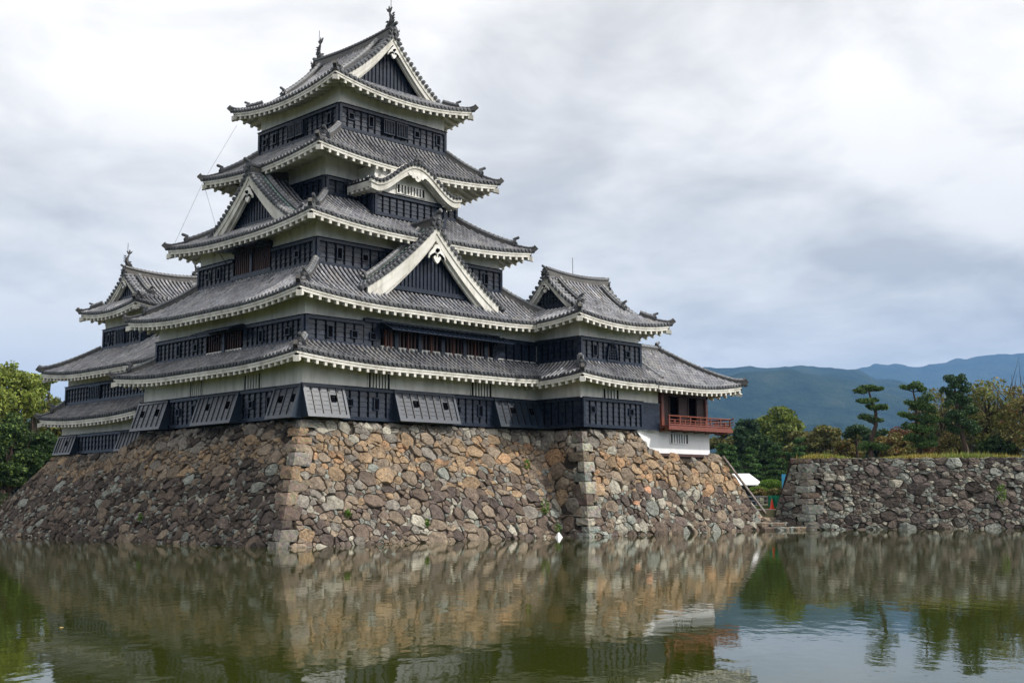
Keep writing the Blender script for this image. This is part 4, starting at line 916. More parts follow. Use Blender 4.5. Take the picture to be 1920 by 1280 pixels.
def stone_face(mb, bk, O, ud, sl, nrm, dom, colf, seed=0, bulge=(0.03, 0.10), drop=None, gap=0.006, **kw):
    """mb stones, bk backing; point = O + ud*u + sl*h"""
    O = Vector(O); ud = Vector(ud); sl = Vector(sl); nrm = Vector(nrm).normalized(); r = random.Random(seed+99)
    if area(dom) < 0: dom = dom[::-1]
    flip = ud.cross(sl).dot(nrm) < 0
    X = lambda u, h, d: O+ud*u+sl*h+nrm*d
    bk.add([tuple(X(u, h, -0.13)) for u, h in dom], [tuple(range(len(dom)))])
    for P, rr in cells(dom, seed=seed, **kw):
        cx = sum(p[0] for p in P)/len(P); cy = sum(p[1] for p in P)/len(P)
        if drop and drop(cx, cy): continue
        P = list(P); A_ = abs(area(P))
        while len(P) > 4:      # quarried outlines: drop the shallow corners
            tri = [abs(area([P[i-1], P[i], P[(i+1) % len(P)]])) for i in range(len(P))]; k = min(range(len(P)), key=lambda i: tri[i])
            if tri[k] > (0.035 if len(P) > 6 else 0.02)*A_: break
            P.pop(k)
        Q = []
        for i in range(len(P)):
            a, b = P[i], P[(i+1) % len(P)]; L = math.hypot(b[0]-a[0], b[1]-a[1]); k = max(1, int(L/0.16))
            for j in range(k): Q.append((a[0]+(b[0]-a[0])*j/k, a[1]+(b[1]-a[1])*j/k))
        size = sqrt(abs(area(P))); g = gap*0.3+r.uniform(0, 0.008)
        rin = []
        for (x, y) in Q:
            d = math.hypot(x-cx, y-cy)+1e-6; f = max(0.3, 1-(g+r.uniform(0, 0.016)*min(1, size/0.5))/d); rin.append((cx+(x-cx)*f, cy+(y-cy)*f))
        # soften the corners
        n = len(rin); rin = [((rin[i][0]*30+rin[i-1][0]+rin[(i+1) % n][0])/32, (rin[i][1]*30+rin[i-1][1]+rin[(i+1) % n][1])/32) for i in range(n)]
        b = r.uniform(*bulge)*min(1.0, size/0.5); off = r.uniform(-0.05, 0.06)*min(1, size/0.4); tx, ty = r.gauss(0, 0.10), r.gauss(0, 0.12)
        pls = []
        for _ in range(3):
            an = r.uniform(0, 2*pi); s_ = r.uniform(0.1, 0.5); pls.append((cos(an)*s_, sin(an)*s_, b*r.uniform(0.55, 1.1)+s_*r.uniform(0, 0.12)*size))
        def dep(x, y, k_):
            z = b*k_
            for (pa, pb_, pc) in pls: z = min(z, pc-pa*(x-cx)-pb_*(y-cy))
            return off+max(z, -0.10)+tx*(x-cx)+ty*(y-cy)
        def WP(x, y):
            q = Vector((x*1.4, y*1.4, seed)); q2 = q*3.1
            return x+0.10*mnz.noise(q)+0.045*mnz.noise(q2), y+0.10*mnz.noise(q+Vector((9, 4, 0)))+0.045*mnz.noise(q2+Vector((3, 8, 0)))
        vs = []; W_ = [WP(x, y) for x, y in rin]; cxw, cyw = WP(cx, cy)
        for (x, y) in W_: vs.append(tuple(X(x, y, -0.16)))
        for (x, y) in W_: vs.append(tuple(X(x, y, dep(x, y, 0.25)-0.01+r.gauss(0, 0.008))))
        for f, k_, nz_ in ((0.94, 0.78, 0.010), (0.60, 1.0, 0.020)):
            for (x, y) in W_:
                px, py = cxw+(x-cxw)*f, cyw+(y-cyw)*f; vs.append(tuple(X(px, py, dep(px, py, k_)+r.gauss(0, nz_))))
        vs.append(tuple(X(cxw, cyw, dep(cxw, cyw, 1.02))))
        fs = []
        for q in range(3):
            for i in range(n):
                j = (i+1) % n; f_ = (q*n+i, q*n+j, (q+1)*n+j, (q+1)*n+i); fs.append(f_)
        for i in range(n): fs.append((3*n+i, 3*n+(i+1) % n, 4*n))
        if flip: fs = [t[::-1] for t in fs]
        base = colf(cx, cy, r, size); cs = []
        for _ in fs:
            k_ = r.uniform(0.97, 1.03); cs.append(tuple(c*k_ for c in base))
        mb.add(vs, fs, cs)
def mixc(r, tbl):
    t = r.random()*sum(w_ for w_, _ in tbl)
    for w_, c in tbl:
        t -= w_
        if t <= 0: break
    k = r.uniform(0.78, 1.25); return tuple(q*k for q in c)
GREY = (0.20, 0.185, 0.165); PALE = (0.33, 0.315, 0.27); OCH = (0.295, 0.215, 0.140); ORG_ = (0.315, 0.203, 0.122); BRN = (0.138, 0.107, 0.087); PUR = (0.110, 0.088, 0.079); BLU = (0.235, 0.25, 0.23); TAN = (0.225, 0.182, 0.140); DRK = (0.065, 0.053, 0.046)
def col_keep(H):
    def f(u, h, r, size):
        t = h/H+r.gauss(0, 0.035)
        if size < 0.24: return mixc(r, [(3, BLU), (4, PALE), (3, TAN), (1, BRN)]) if t < 0.62 else mixc(r, [(3, TAN), (2, OCH), (2, GREY)])
        if t > 0.86: return mixc(r, [(6, GREY), (2, PALE), (2, TAN)])
        if t > 0.60: return mixc(r, [(4, OCH), (2, ORG_), (3, TAN), (1, GREY)])
        if t > 0.42: return mixc(r, [(2, OCH), (4, TAN), (3, BRN), (0.4, BLU), (2, GREY)])
        return mixc(r, [(5, BRN), (3, PUR), (3, TAN), (0.4, BLU), (0.8, PALE), (0.5, OCH), (1, GREY)])
    return f
def col_west(H):
    def f(u, h, r, size):
        t = h/H+r.gauss(0, 0.035)+0.05*sin(u*0.5)
        if t > 0.82: c = mixc(r, [(5, GREY), (1, TAN), (3, DRK)])
        elif t > 0.60: c = mixc(r, [(4, TAN), (3, OCH), (1, BRN), (1, GREY)])
        elif size < 0.22: c = mixc(r, [(4, BLU), (2, PALE), (3, BRN), (3, DRK)])
        else: c = mixc(r, [(4, PUR), (4, BRN), (1.6, BLU), (1, TAN), (4, DRK)])
        return tuple(q*0.86 for q in c)  # west face darkened: its shade is put into the stone colour
    return f
WP1 = (0.112, 0.094, 0.088); WP2 = (0.135, 0.112, 0.097)
def col_wall(u, h, r, size):
    if size < 0.3: return mixc(r, [(4, BLU), (3, PALE), (3, WP2)])
    return mixc(r, [(6, WP1), (5, WP2), (3, BLU), (1.2, PALE), (1.5, GREY), (2, DRK)])
def corner_seeds(H, k, step=0.62, first=True, hi=0):
    """big squared stones alternating along a leaning corner; k = shift of the edge per metre of height"""
    o = []; n = int(H/step)
    for i in range(n):
        h = (i+0.5)*step; L = 0.62 if (i+first) % 2 else 0.36; o.append((k*h+L, h, 0.50 if L > 0.5 else 0.36))
    return o
def corner_blocks(mb, P, dx, dy, H, colf, seed, step=0.50, Ls=(0.95, 0.50), out=0.045):
    """long squared stones laid alternately along each face; P(h) is the corner edge, dx / dy run along the two faces away from it"""
    r = random.Random(seed); h = -0.3; i = 0; regs = []
    dx = Vector(dx).normalized(); dy = Vector(dy).normalized()
    while h < H-0.15:
        hh = min(step*r.uniform(0.7, 1.35), H-h); La, Lb = (Ls if i % 2 else Ls[::-1]); La *= r.uniform(0.8, 1.2); Lb *= r.uniform(0.8, 1.2); i += 1
        g = 0.012; zs = [h+g, h+g+0.05, h+hh*0.35, h+hh*0.65, h+hh-g-0.05, h+hh-g]; base = tuple(q*0.82 for q in colf(0, h+hh/2, r, 1.0))
        o_ = [0.0, 0.7, 1.0, 1.0, 0.7, 0.0]; path = [(-La, 0, 0), (-La*0.94, .7, 0), (-La*0.7, 1, 0), (-La*0.4, 1, 0), (-0.10, 1, 0), (0, .75, .75), (0.10, 0, 1), (Lb*0.4, 0, 1), (Lb*0.7, 0, 1), (Lb*0.94, 0, .7), (Lb, 0, 0)]
        vs = []; sl1, sl2 = r.gauss(0, .02), r.gauss(0, .02)
        for z, oo in zip(zs, o_):
            p = Vector(P(z)); sx_ = r.uniform(0.90, 1.06)
            for (t, a, b) in path:
                q = p+(dx*(-t*sx_) if t < 0 else dy*t*sx_)+Vector((0, 0, r.gauss(0, 0.018))); k_ = out*oo*r.uniform(0.2, 1.8)+0.02
                vs.append(tuple(q-dy*(a*k_ if t <= 0.1 else 0)-dx*(b*k_ if t >= -0.1 else 0)+dy*(0.10 if (a == 0 and t < 0) else 0)+dx*(0.10 if (b == 0 and t > 0) else 0)+Vector((0, 0, (sl1 if t < 0 else sl2)*abs(t)))))
        n = len(path); fs = [(a*n+j, a*n+j+1, (a+1)*n+j+1, (a+1)*n+j) for a in range(5) for j in range(n-1)]
        top = len(vs); vs += [tuple(Vector(P(zs[0]))+dx*0.3+dy*0.3), tuple(Vector(P(zs[-1]))+dx*0.3+dy*0.3)]
        fs += [(j+1, j, top) for j in range(n-1)]+[(5*n+j, 5*n+j+1, top+1) for j in range(n-1)]
        mb.add(vs, fs, [tuple(c*r.uniform(0.9, 1.1) for c in base) for _ in fs]); regs.append((h, h+hh, La, Lb)); h += hh
    return regs
def in_block(regs, dist, h, side):
    return any(a <= h <= b and dist < (La if side == 0 else Lb)-0.03 for a, b, La, Lb in regs)
H0 = 5.85; B0 = 3.7/H0
cb_k = MB(); rg_k = corner_blocks(cb_k, lambda h: (-3.7+B0*h, -3.7+B0*h, h), (1, 0, 0), (0, 1, 0), H0-0.02, lambda u, h, r, s_: mixc(r, [(4, GREY), (3, TAN), (1, PALE), (3, OCH)]) if h > 3.2 else mixc(r, [(5, BRN), (3, TAN), (1, GREY), (2, PUR)]), 501)
mb = MB(); bk = MB()
# south face of the big base (u = x)
dom = [(-3.7-B0*0.5, -0.5), (14.9, -0.5), (16.5, H0), (0.0, H0)]
ex = [(-3.7+B0*h+(0.72 if i % 2 else 0.42), h, 0.46 if i % 2 else 0.34) for i, h in enumerate([0.3+0.6*j for j in range(9)])]
stone_face(mb, bk, (0, -3.7, 0), (1, 0, 0), (0, B0, 1), (0, -1, B0), dom, col_keep(H0), seed=11, drop=lambda u, h: in_block(rg_k, u-(-3.7+B0*h), h, 0), big=(0.20, 0.35))
# west face (u = -y)
dom = [(3.7+B0*0.5, -0.5), (0.0, H0), (-15.6, H0), (-17.4, 4.6), (-21, 2.6), (-24, -0.5)]
ex = [(3.7-B0*h-(0.42 if i % 2 else 0.72), h, 0.34 if i % 2 else 0.46) for i, h in enumerate([0.3+0.6*j for j in range(9)])]
stone_face(mb, bk, (-3.7, 0, 0), (0, -1, 0), (B0, 0, 1), (-1, 0, B0), dom, col_west(H0), seed=12, drop=lambda u, h: in_block(rg_k, -u-(-3.7+B0*h), h, 1), big=(0.15, 0.30), small=(0.06, 0.12), asp=1.6, slope=0.0)
# lower base under the small keep
H1 = 4.95; B1 = 3.8/H1
dom = [(-14.0, -0.5), (-14.0, H1), (-29.15, H1), (-29.15-0.7*(H1+0.5), -0.5)]
stone_face(mb, bk, (-2.6, 0, 0), (0, -1, 0), (B1, 0, 1), (-1, 0, B1), dom, col_west(H1*1.15), seed=13, big=(0.15, 0.30), small=(0.06, 0.12), asp=1.6)
dom = [(-2.6-0.35, -0.5), (1.2, H1), (10.0, H1), (13, -0.5)]
stone_face(mb, bk, (0, 29.15+0.7*H1, 0), (1, 0, 0), (0, -0.7, 1), (0, 1, 0.7), dom, col_west(H1), seed=14)
mb.add(cb_k.v, cb_k.f, cb_k.c)
base = mb.build('stone_rampart', 'stone', None, org=(6, 8, 0))
tag(base, 'huge sloping stone base of the big keep, widening down to the moat', 'stone rampart')
bk.add([(-0.05, -0.05, 5.82), (17.2, -0.05, 5.82), (17.2, 15.6, 5.82), (-0.05, 15.6, 5.82)], [(0, 1, 2, 3)])
bk.add([(1.15, 15.4, 4.91), (10.6, 15.4, 4.91), (10.6, 29.2, 4.91), (1.15, 29.2, 4.91)], [(0, 1, 2, 3)])
bk.build('packed_joints', 'joint', base)
# turret and pavilion base
mb = MB(); bk = MB(); bx, by = 14.43, -5.35; kx, ky = 1.77/H0, 2.01/H0
rg_t = corner_blocks(mb, lambda h: (bx+kx*h, by+ky*h, h), (1, 0, 0), (0, 1, 0), H0-0.02, lambda u, h, r, s_: mixc(r, [(3, GREY), (2, TAN), (3, PALE), (1.5, OCH)]) if h > 3.2 else mixc(r, [(2, BRN), (2, TAN), (2, BLU), (1, PALE)]), 502)
def drop_t(u, h):
    if in_block(rg_t, u-(bx+kx*h), h, 0): return True      # the notch above the pavilion
    if u > 22.35 and h > 4.45: return True
    if 20.9 < u <= 22.35: return h > 5.85-(u-20.9)*0.95
    return False
dom = [(bx-kx*0.5, -0.5), (31.9, -0.5), (28.75, 4.52), (21.0, H0), (bx+kx*H0, H0)]
ex = [(bx+kx*h+(0.72 if i % 2 else 0.42), h, 0.46 if i % 2 else 0.34) for i, h in enumerate([0.3+0.6*j for j in range(9)])]
def col_tur(u, h, r, size):
    t = (h+max(0, (u-22))*0.08)/5.2+r.gauss(0, 0.05)
    if size < 0.28: return mixc(r, [(4, BLU), (3, PALE), (2, BRN)]) if t < 0.5 else mixc(r, [(3, TAN), (2, OCH)])
    if t > 0.88: return mixc(r, [(4, GREY), (3, PALE), (3, TAN)])
    if t > 0.55: return mixc(r, [(5, OCH), (3, ORG_), (3, TAN)])
    return mixc(r, [(4, BRN), (3, PUR), (1, BLU), (1.6, PALE), (2.5, TAN), (0.4, (0.40, 0.23, 0.15))])
stone_face(mb, bk, (0, by, 0), (1, 0, 0), (0, ky, 1), (0, -1, ky), dom, col_tur, seed=21, drop=drop_t, big=(0.22, 0.38))
dom = [(-by+ky*0.5, -0.5), (-by-ky*H0, H0), (-0.3, H0), (1.6, -0.5)]
stone_face(mb, bk, (bx, 0, 0), (0, -1, 0), (kx, 0, 1), (-1, 0, kx), dom, col_keep(H0), seed=22, drop=lambda u, h: in_block(rg_t, -u-(by+ky*h), h, 1), big=(0.30, 0.46))
dom = [(-5.6, -0.5), (-3.75, 4.5), (3.0, 4.5), (3.0, -0.5)]
stone_face(mb, bk, (31.6, 0, 0), (0, 1, 0), (-0.63, 0, 1), (1, 0, 0.63), dom, col_tur, seed=23)
tb = mb.build('stone_rampart', 'stone', None, org=(22, -4, 0))
tag(tb, 'ochre and grey stone base jutting forward under the turret and moon pavilion', 'stone rampart')
bk.f = [f for i, f in enumerate(bk.f) if i != 0]; bk.c = bk.c[1:]
O_ = lambda u, h: (u, by+ky*h+0.12, h)
bk.add([O_(bx-.1, -.5), O_(31.9, -.5), O_(28.75, 4.45), O_(22.4, 4.45), O_(20.9, H0-.03), O_(bx+kx*H0, H0-.03)], [tuple(range(6))])
bk.add([(16.2, -3.3, 5.80), (21.0, -3.3, 5.80), (21.0, 1, 5.80), (16.2, 1, 5.80)], [(0, 1, 2, 3)]); bk.add([(21.5, -3.85, 4.44), (28.8, -3.85, 4.44), (28.8, 3, 4.44), (21.5, 3, 4.44)], [(0, 1, 2, 3)])
bk.build('packed_joints', 'joint', tb)
pl = MB(); pl.hexa([(28.75, -4.0, 4.45), (31.5, -5.15, 0.95), (31.62, -5.0, 0.95), (28.87, -3.8, 4.45), (28.75, -4.0, 4.60), (31.5, -5.15, 1.10), (31.62, -5.0, 1.10), (28.87, -3.8, 4.60)])
tag(pl.build('sloping_plank', 'plank', None, org=(30, -4.5, 2.5)), 'long weathered plank running down the right edge of the turret base', 'plank')
# retaining wall on the right
Cw = Vector((32.7, -7.5, 0)); dR = Vector((0.735, -0.678, 0)); nR = Vector((-0.678, -0.735, 0)); HW = 4.42; dL = Vector((-0.42, 0.907, 0)).normalized()
mb = MB(); bk = MB(); bw2 = 0.10; inn = -nR
rg_w = corner_blocks(mb, lambda h: tuple(Cw+Vector((0, 0, h))-nR*0.10*h), dR, dL, HW-0.02, lambda u, h, r, s_: mixc(r, [(2, BRN), (2, GREY), (2, BLU), (1, PALE)]), 503, step=0.45, Ls=(0.8, 0.42))
dom = [(-0.06, -0.5), (46, -0.5), (46, HW), (0.0, HW)]
ex = [((0.55 if i % 2 else 0.34), 0.25+0.55*i, 0.40 if i % 2 else 0.30) for i in range(9)]
stone_face(mb, bk, Cw, dR, Vector((0, 0, 1))-nR*bw2, nR, dom, col_wall, seed=31, asp=1.65, big=(0.18, 0.33), small=(0.06, 0.13), gap=0.004, drop=lambda u, h: in_block(rg_w, u, h, 0))
dL = Vector((-0.42, 0.907, 0)).normalized(); nL = Vector((-0.907, -0.42, 0))
dom = [(0.06, -0.5), (-0.0, HW), (-1.12, HW), (-1.72, 2.4), (-2.0, 1.4), (-2.7, -0.5)]
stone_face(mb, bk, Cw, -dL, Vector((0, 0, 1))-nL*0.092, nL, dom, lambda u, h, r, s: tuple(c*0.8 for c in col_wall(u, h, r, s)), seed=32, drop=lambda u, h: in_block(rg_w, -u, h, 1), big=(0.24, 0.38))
pT = Cw+dL*2.3
rw = mb.build('retaining_wall', 'stone', None, org=(33, -8, 0)); tag(rw, 'vertical dark purple and pale blue stone moat wall right of the castle', 'stone wall')
bk.add([tuple(Cw+inn*0.42+Vector((0, 0, HW-0.10))), tuple(Cw+dR*46+inn*0.42+Vector((0, 0, HW-0.10))), tuple(Cw+dR*46-nR*2.0+Vector((0, 0, HW-0.10))), tuple(Cw+dL*1.2-nL*2+Vector((0, 0, HW-0.10))), tuple(Cw+dL*1.15-nL*0.42+Vector((0, 0, HW-0.10)))], [(0, 1, 2, 3, 4)])
bk.build('packed_joints', 'joint', rw)

# ================================================================== GROUND, WATER, STEPS
mb = MB(); Z0 = 1.2; back = Cw+dL*7
pts = [(-13400, 36), (-4, 36), (-1.5, 31), (4, 24), (9, 12), (16, 2), (22, 0), (30.5, -4.2), (31.4, -4.9), (33.5, -6.5), (70, -40), (300, -240), (13400, -2500), (13400, 13400), (-13400, 13400)]
k = len(pts); mb.add([(x, y, Z0) for x, y in pts]+[(x, y, -1.5) for x, y in pts], [tuple(range(k))]+[(i, k+i, k+(i+1) % k, (i+1) % k) for i in range(k)])
tag(mb.build('ground', 'soil', None), kind='structure')
mb = MB(); mb.add([(-400, -400, 0), (400, -400, 0), (400, 300, 0), (-400, 300, 0)], [(0, 1, 2, 3)]); tag(mb.build('water', 'water', None), kind='structure')
mb = MB(); mb.add([(-13400, -13400, -1.4), (13400, -13400, -1.4), (13400, 13400, -1.4), (-13400, 13400, -1.4)], [(0, 1, 2, 3)]); tag(mb.build('moat_bed', 'joint', None), kind='structure')
mb = MB(); mb.box(-60, -70, -1.3, -20, -48.5, 0.55); tag(mb.build('near_bank', 'gravel', None), kind='structure')
mb = MB(); mb.add([(30.5, -4.0, 1.22), (34, -6.0, 1.22), (45, 8, 1.22), (36, 10, 1.22)], [(0, 1, 2, 3)]); tag(mb.build('path', 'gravel', None), kind='structure')
def _sp(px, dist):
    a = radians(45.264)+math.atan((px-960)/2203.0); return (CAM[0]+sin(a)*dist, CAM[1]+cos(a)*dist)
# grassy embankment behind the retaining wall
mb = MB(); inn = -nR; A = Cw+inn*0.95+dR*0.35; B_ = Cw+dR*46+inn*0.6; C_ = B_+inn*22; D_ = A+inn*22-dR*0; Lp = Cw+dL*1.1+Vector((0.907, 0.42, 0))*0.8
gp = [A, B_, C_, Vector((*_sp(1570, 122), 0)), Vector((*_sp(1502, 99), 0)), Lp]
mb.add([(p.x, p.y, HW-0.04) for p in gp]+[(p.x, p.y, 1.0) for p in gp], [tuple(range(6))]+[(i, 6+i, 6+(i+1) % 6, (i+1) % 6) for i in range(6)])
tag(mb.build('embankment', 'soil', None), kind='structure')
gb = MB(); r = random.Random(41)
for i in range(22000):
    u = r.uniform(0.2, 46); v = 0.45+abs(r.gauss(0, 1.6)); p = Cw+dR*u+inn*v; h = r.uniform(0.12, 0.42)*(1.4 if r.random() < 0.1 else 1)*(0.6+0.5*sin(u*0.8+1.5*sin(u*0.33))); a = r.uniform(0, pi); w_ = 0.03
    q = Vector((cos(a), sin(a), 0))*w_; t = Vector((r.gauss(0, 0.07), r.gauss(0, 0.07), h)); z = Vector((0, 0, HW-0.05))
    pat_ = 0.5+0.5*sin(u*0.9+sin(v*1.3)*2)
    c = (0.18+0.18*pat_*r.random()+0.06*r.random(), 0.20+0.10*r.random(), 0.06)
    gb.add([tuple(p-q+z), tuple(p+q+z), tuple(p+t+z)], [(0, 1, 2)], c)
tag(gb.build('grass', 'grass', None), 'dry yellow green grass on top of the moat wall', kind='stuff')
gb = MB()
for i in range(9000):
    x = r.uniform(31, 48); y = r.uniform(-4, 16); p = Vector((x, y, 1.2)); a = r.uniform(0, pi); q = Vector((cos(a), sin(a), 0))*0.05; t = Vector((r.gauss(0, 0.05), r.gauss(0, 0.05), r.uniform(0.08, 0.25)))
    if 31 < x < 38 and y < 4: continue
    gb.add([tuple(p-q), tuple(p+q), tuple(p+t)], [(0, 1, 2)], (0.07+0.05*r.random(), 0.11+0.05*r.random(), 0.03))
tag(gb.build('grass', 'grass', None), 'short green grass on the garden ground beyond the castle', kind='stuff')
# rough steps down to the water between the base and the wall
def rock(mb, c, sx, sy, sz, col, r, rot=0.0):
    n, m_ = 9, 5; vs = []; fs = []
    for i in range(m_+1):
        th = pi*i/m_
        for j in range(n):
            ph = 2*pi*j/n; k_ = 1+r.gauss(0, 0.10); sg = lambda v, p: math.copysign(abs(v)**p, v)
            x = sx*sg(sin(th), .6)*sg(cos(ph), .6)*k_; y = sy*sg(sin(th), .6)*sg(sin(ph), .6)*k_; z = sz*sg(cos(th), .6)*(1+r.gauss(0, 0.05))
            vs.append((c[0]+x*cos(rot)-y*sin(rot), c[1]+x*sin(rot)+y*cos(rot), c[2]+z))
    for i in range(m_):
        for j in range(n): j2 = (j+1) % n; fs.append((i*n+j, i*n+j2, (i+1)*n+j2, (i+1)*n+j))
    mb.add(vs, fs, col)
r = random.Random(61); st_pts = []
for lvl in range(4):
    for i in range(5):
        t = i/4; p = Vector((30.4, -6.0, 0))*(1-t)+Vector((32.4, -6.9, 0))*t+Vector((0.30, 0.62, 0))*lvl; st_pts.append((p, lvl))
sm = MB()
for p, lvl in st_pts:
    rock(sm, (p.x+r.gauss(0, .08), p.y+r.gauss(0, .08), 0.06+lvl*0.27), r.uniform(.34, .55), r.uniform(.28, .4), r.uniform(.14, .2), mixc(r, [(3, BLU), (3, TAN), (3, BRN), (1, PALE)]), r, r.uniform(-.5, .5)-0.4)
tag(sm.build('stone_steps', 'stone', None, org=(31.5, -6, 0)), 'rough flat stone steps at the water edge between base and moat wall', 'steps')
mk = MB(); mk.hexa([(13.3, -4.15, 0.0), (13.62, -4.22, 0.0), (13.6, -4.0, 0.0), (13.3, -3.95, 0.0), (13.45, -4.07, 0.26), (13.5, -4.08, 0.28), (13.5, -4.03, 0.26), (13.44, -4.03, 0.25)])
tag(mk.build('white_stone', 'fresh_plaster', None, org=(13.5, -4.1, 0)), 'small pointed white stone at the waterline where the two bases meet', 'stone')

# ================================================================== TREES
r = random.Random(88)
for i in range(14):
    x, y = ((-24+r.uniform(-3, 3)), (-27+r.uniform(-4, 5))) if i < 8 else (r.uniform(-6, 12), r.uniform(-12, -6)); a = r.uniform(0, pi); l = r.uniform(0.04, 0.07)
    fl = MB(); fl.add([(x+cos(a)*l, y+sin(a)*l, 0.012), (x-sin(a)*l*.5, y+cos(a)*l*.5, 0.02), (x-cos(a)*l, y-sin(a)*l, 0.012), (x+sin(a)*l*.5, y-cos(a)*l*.5, 0.008)], [(0, 1, 2, 3)], (0.35+r.random()*.2, 0.3, 0.1))
    tag(fl.build('fallen_leaf', 'grass', None, org=(x, y, 0.0)), 'tiny pale fallen leaf floating on the moat', 'leaf', 'fallen leaves on the moat')
def spot(px, dist):
    q = (px-960)/2222.0; return (CAM[0]+(sin(yaw)+cos(yaw)*q)*dist, CAM[1]+(cos(yaw)-sin(yaw)*q)*dist)
PXM = lambda dist: 2222.0/dist
def zat(px, py, dist): return CAM[2]+(933.8-(px-960)*0.0061-py)/2222.0*dist
def leaves(mb, blobs, size, cols, r, up=0.0, flat=1.0):
    """blobs: (x,y,z, rx,ry,rz, n, tone)"""
    for (x, y, z, rx, ry, rz, n, tone) in blobs:
        for _ in range(n):
            while True:
                a, b, c = r.uniform(-1, 1), r.uniform(-1, 1), r.uniform(-1, 1); q = a*a+b*b+c*c
                if 0.12 < q < 1: break
            if r.random() < 0.6: f = (q**-0.5)*r.uniform(0.75, 1.0); a, b, c = a*f, b*f, c*f
            p = Vector((x+a*rx, y+b*ry, z+c*rz)); s = size*r.uniform(0.6, 1.3)
            d = Vector((r.gauss(0, 1), r.gauss(0, 1), r.gauss(0, 1)*flat+up)).normalized(); e_ = d.cross(Vector((r.gauss(0, 1), r.gauss(0, 1), r.gauss(0, 1)))).normalized()
            k_ = tone*r.uniform(0.65, 1.35); cc = cols[r.randrange(len(cols))]
            mb.add([tuple(p-d*s), tuple(p+e_*s*0.5), tuple(p+d*s), tuple(p-e_*s*0.5)], [(0, 1, 2, 3)], (cc[0]*k_, cc[1]*k_, cc[2]*k_))
def broadleaf(name, label, px, dist, top, wpx, z0, cols, seed, group=None, bot=None, dens=1.0, limbs=7, lsize=0.16, sparse=False, shape=1.0, cat='tree'):
    r = random.Random(seed); x, y = spot(px, dist); H = zat(px, top, dist)-z0; rw = wpx/PXM(dist)/2
    t = thing(name, label, cat, (x, y, z0), group); zb = H*0.22 if bot is None else max(0.3, zat(px, bot, dist)-z0)
    tb_ = MB(); zc = (H+zb)/2; rz = (H-zb)/2; lean = r.gauss(0, 0.04)
    trunk = [(x+lean*q*H+r.gauss(0, .05), y, z0-0.2+q*(H*0.8)) for q in (0, 0.25, 0.5, 0.75, 1)]
    tb_.tube(trunk, [0.03*H, 0.024*H, 0.018*H, 0.011*H, 0.004*H], 8)
    blobs = []; n = int((34 if not sparse else 26)*dens)
    for i in range(n):
        while True:
            a, b, c = r.uniform(-1, 1), r.uniform(-1, 1), r.uniform(-1, 1)
            q = a*a+b*b+c*c
            if q < 1 and q > 0.15: break
        f = (1-max(0, c)*0.15*shape); br_ = rw*r.uniform(0.20, 0.38)*(0.75 if sparse else 1)
        p = (x+a*rw*f*0.88, y+b*rw*f*0.88, z0+zc+c*rz*0.88)
        blobs.append((*p, br_, br_, br_*r.uniform(0.45, 0.75), int((150 if not sparse else 60)*max(0.5, (br_/0.9))**1.1), r.uniform(0.65, 1.3)))
        if i % (2 if sparse else 3) == 0:
            s_ = trunk[1+(i % 3)]; mid = ((s_[0]+p[0])/2+r.gauss(0, .2), (s_[1]+p[1])/2, (s_[2]+p[2])/2+0.1*rz); tb_.tube([s_, mid, p], [0.009*H, 0.006*H, 0.002*H], 5)
    tb_.build('trunk', 'bark', t); cb_ = MB(); leaves(cb_, blobs, lsize, cols, r); cb_.build('crown', 'leaf', t)
    return t
def pads_tree(name, label, px, dist, z0, pads, trunks, cols, seed, lsize=0.10, group=None, dens=1.0, cat='pine tree'):
    """cloud-pruned pine: pads (px, py, halfwidth px, halfheight px); trunks lists of (px, py, radius)"""
    r = random.Random(seed); x0, y0 = spot(px, dist); t = thing(name, label, cat, (x0, y0, z0), group); k = PXM(dist)
    rt = Vector((R[0], R[1], 0)).normalized(); fw = Vector((F[0], F[1], 0)).normalized()
    def P(qx, qy, dep=0.0): return Vector((x0, y0, 0))+rt*((qx-px)/k)+fw*dep+Vector((0, 0, zat(px, qy, dist)))
    tb_ = MB(); ends = []
    for tr_ in trunks:
        pp = [P(a, b, r.gauss(0, 0.06)) for a, b, c in tr_]; pp[0].z -= 0.3; tb_.tube(pp, [c for a, b, c in tr_], 8); ends += pp
    blobs = []
    for (a, b, hw_, hh) in pads:
        dep = r.uniform(-0.5, 0.5)*hw_/k; c = P(a, b, dep); rx = hw_/k; rz = hh/k
        m_ = 3 if hw_ > 16 else 2
        for i in range(m_*2):
            an = 2*pi*i/(m_*2); q = c+rt*cos(an)*rx*0.5+fw*sin(an)*rx*0.45+Vector((0, 0, r.gauss(0, rz*0.25)))
            blobs.append((q.x, q.y, q.z, rx*0.55, rx*0.55, rz*0.8, int(190*dens*max(0.3, rx*0.9)), r.uniform(0.7, 1.25)))
        s_ = min(ends, key=lambda e_: (e_-c).length+max(0, e_.z-c.z)); tb_.tube([s_, s_.lerp(c, 0.5)+Vector((0, 0, -0.05)), c-Vector((0, 0, rz*0.5))], [0.05, 0.04, 0.02], 5)
    tb_.build('trunk', 'bark', t); cb_ = MB(); leaves(cb_, blobs, lsize, cols, r, up=0.9); cb_.build('crown', 'leaf', t); return t
PINE = [(0.055, 0.11, 0.030), (0.075, 0.14, 0.036), (0.10, 0.165, 0.04), (0.040, 0.080, 0.026)]
DPINE = [(0.026, 0.060, 0.026), (0.038, 0.080, 0.032), (0.05, 0.095, 0.036)]
OLIVE = [(0.12, 0.13, 0.035), (0.15, 0.15, 0.04), (0.09, 0.11, 0.03), (0.16, 0.13, 0.045)]
YGR = [(0.14, 0.19, 0.035), (0.19, 0.22, 0.04), (0.10, 0.15, 0.03)]
BRG = [(0.18, 0.225, 0.040), (0.235, 0.27, 0.050), (0.12, 0.165, 0.032)]
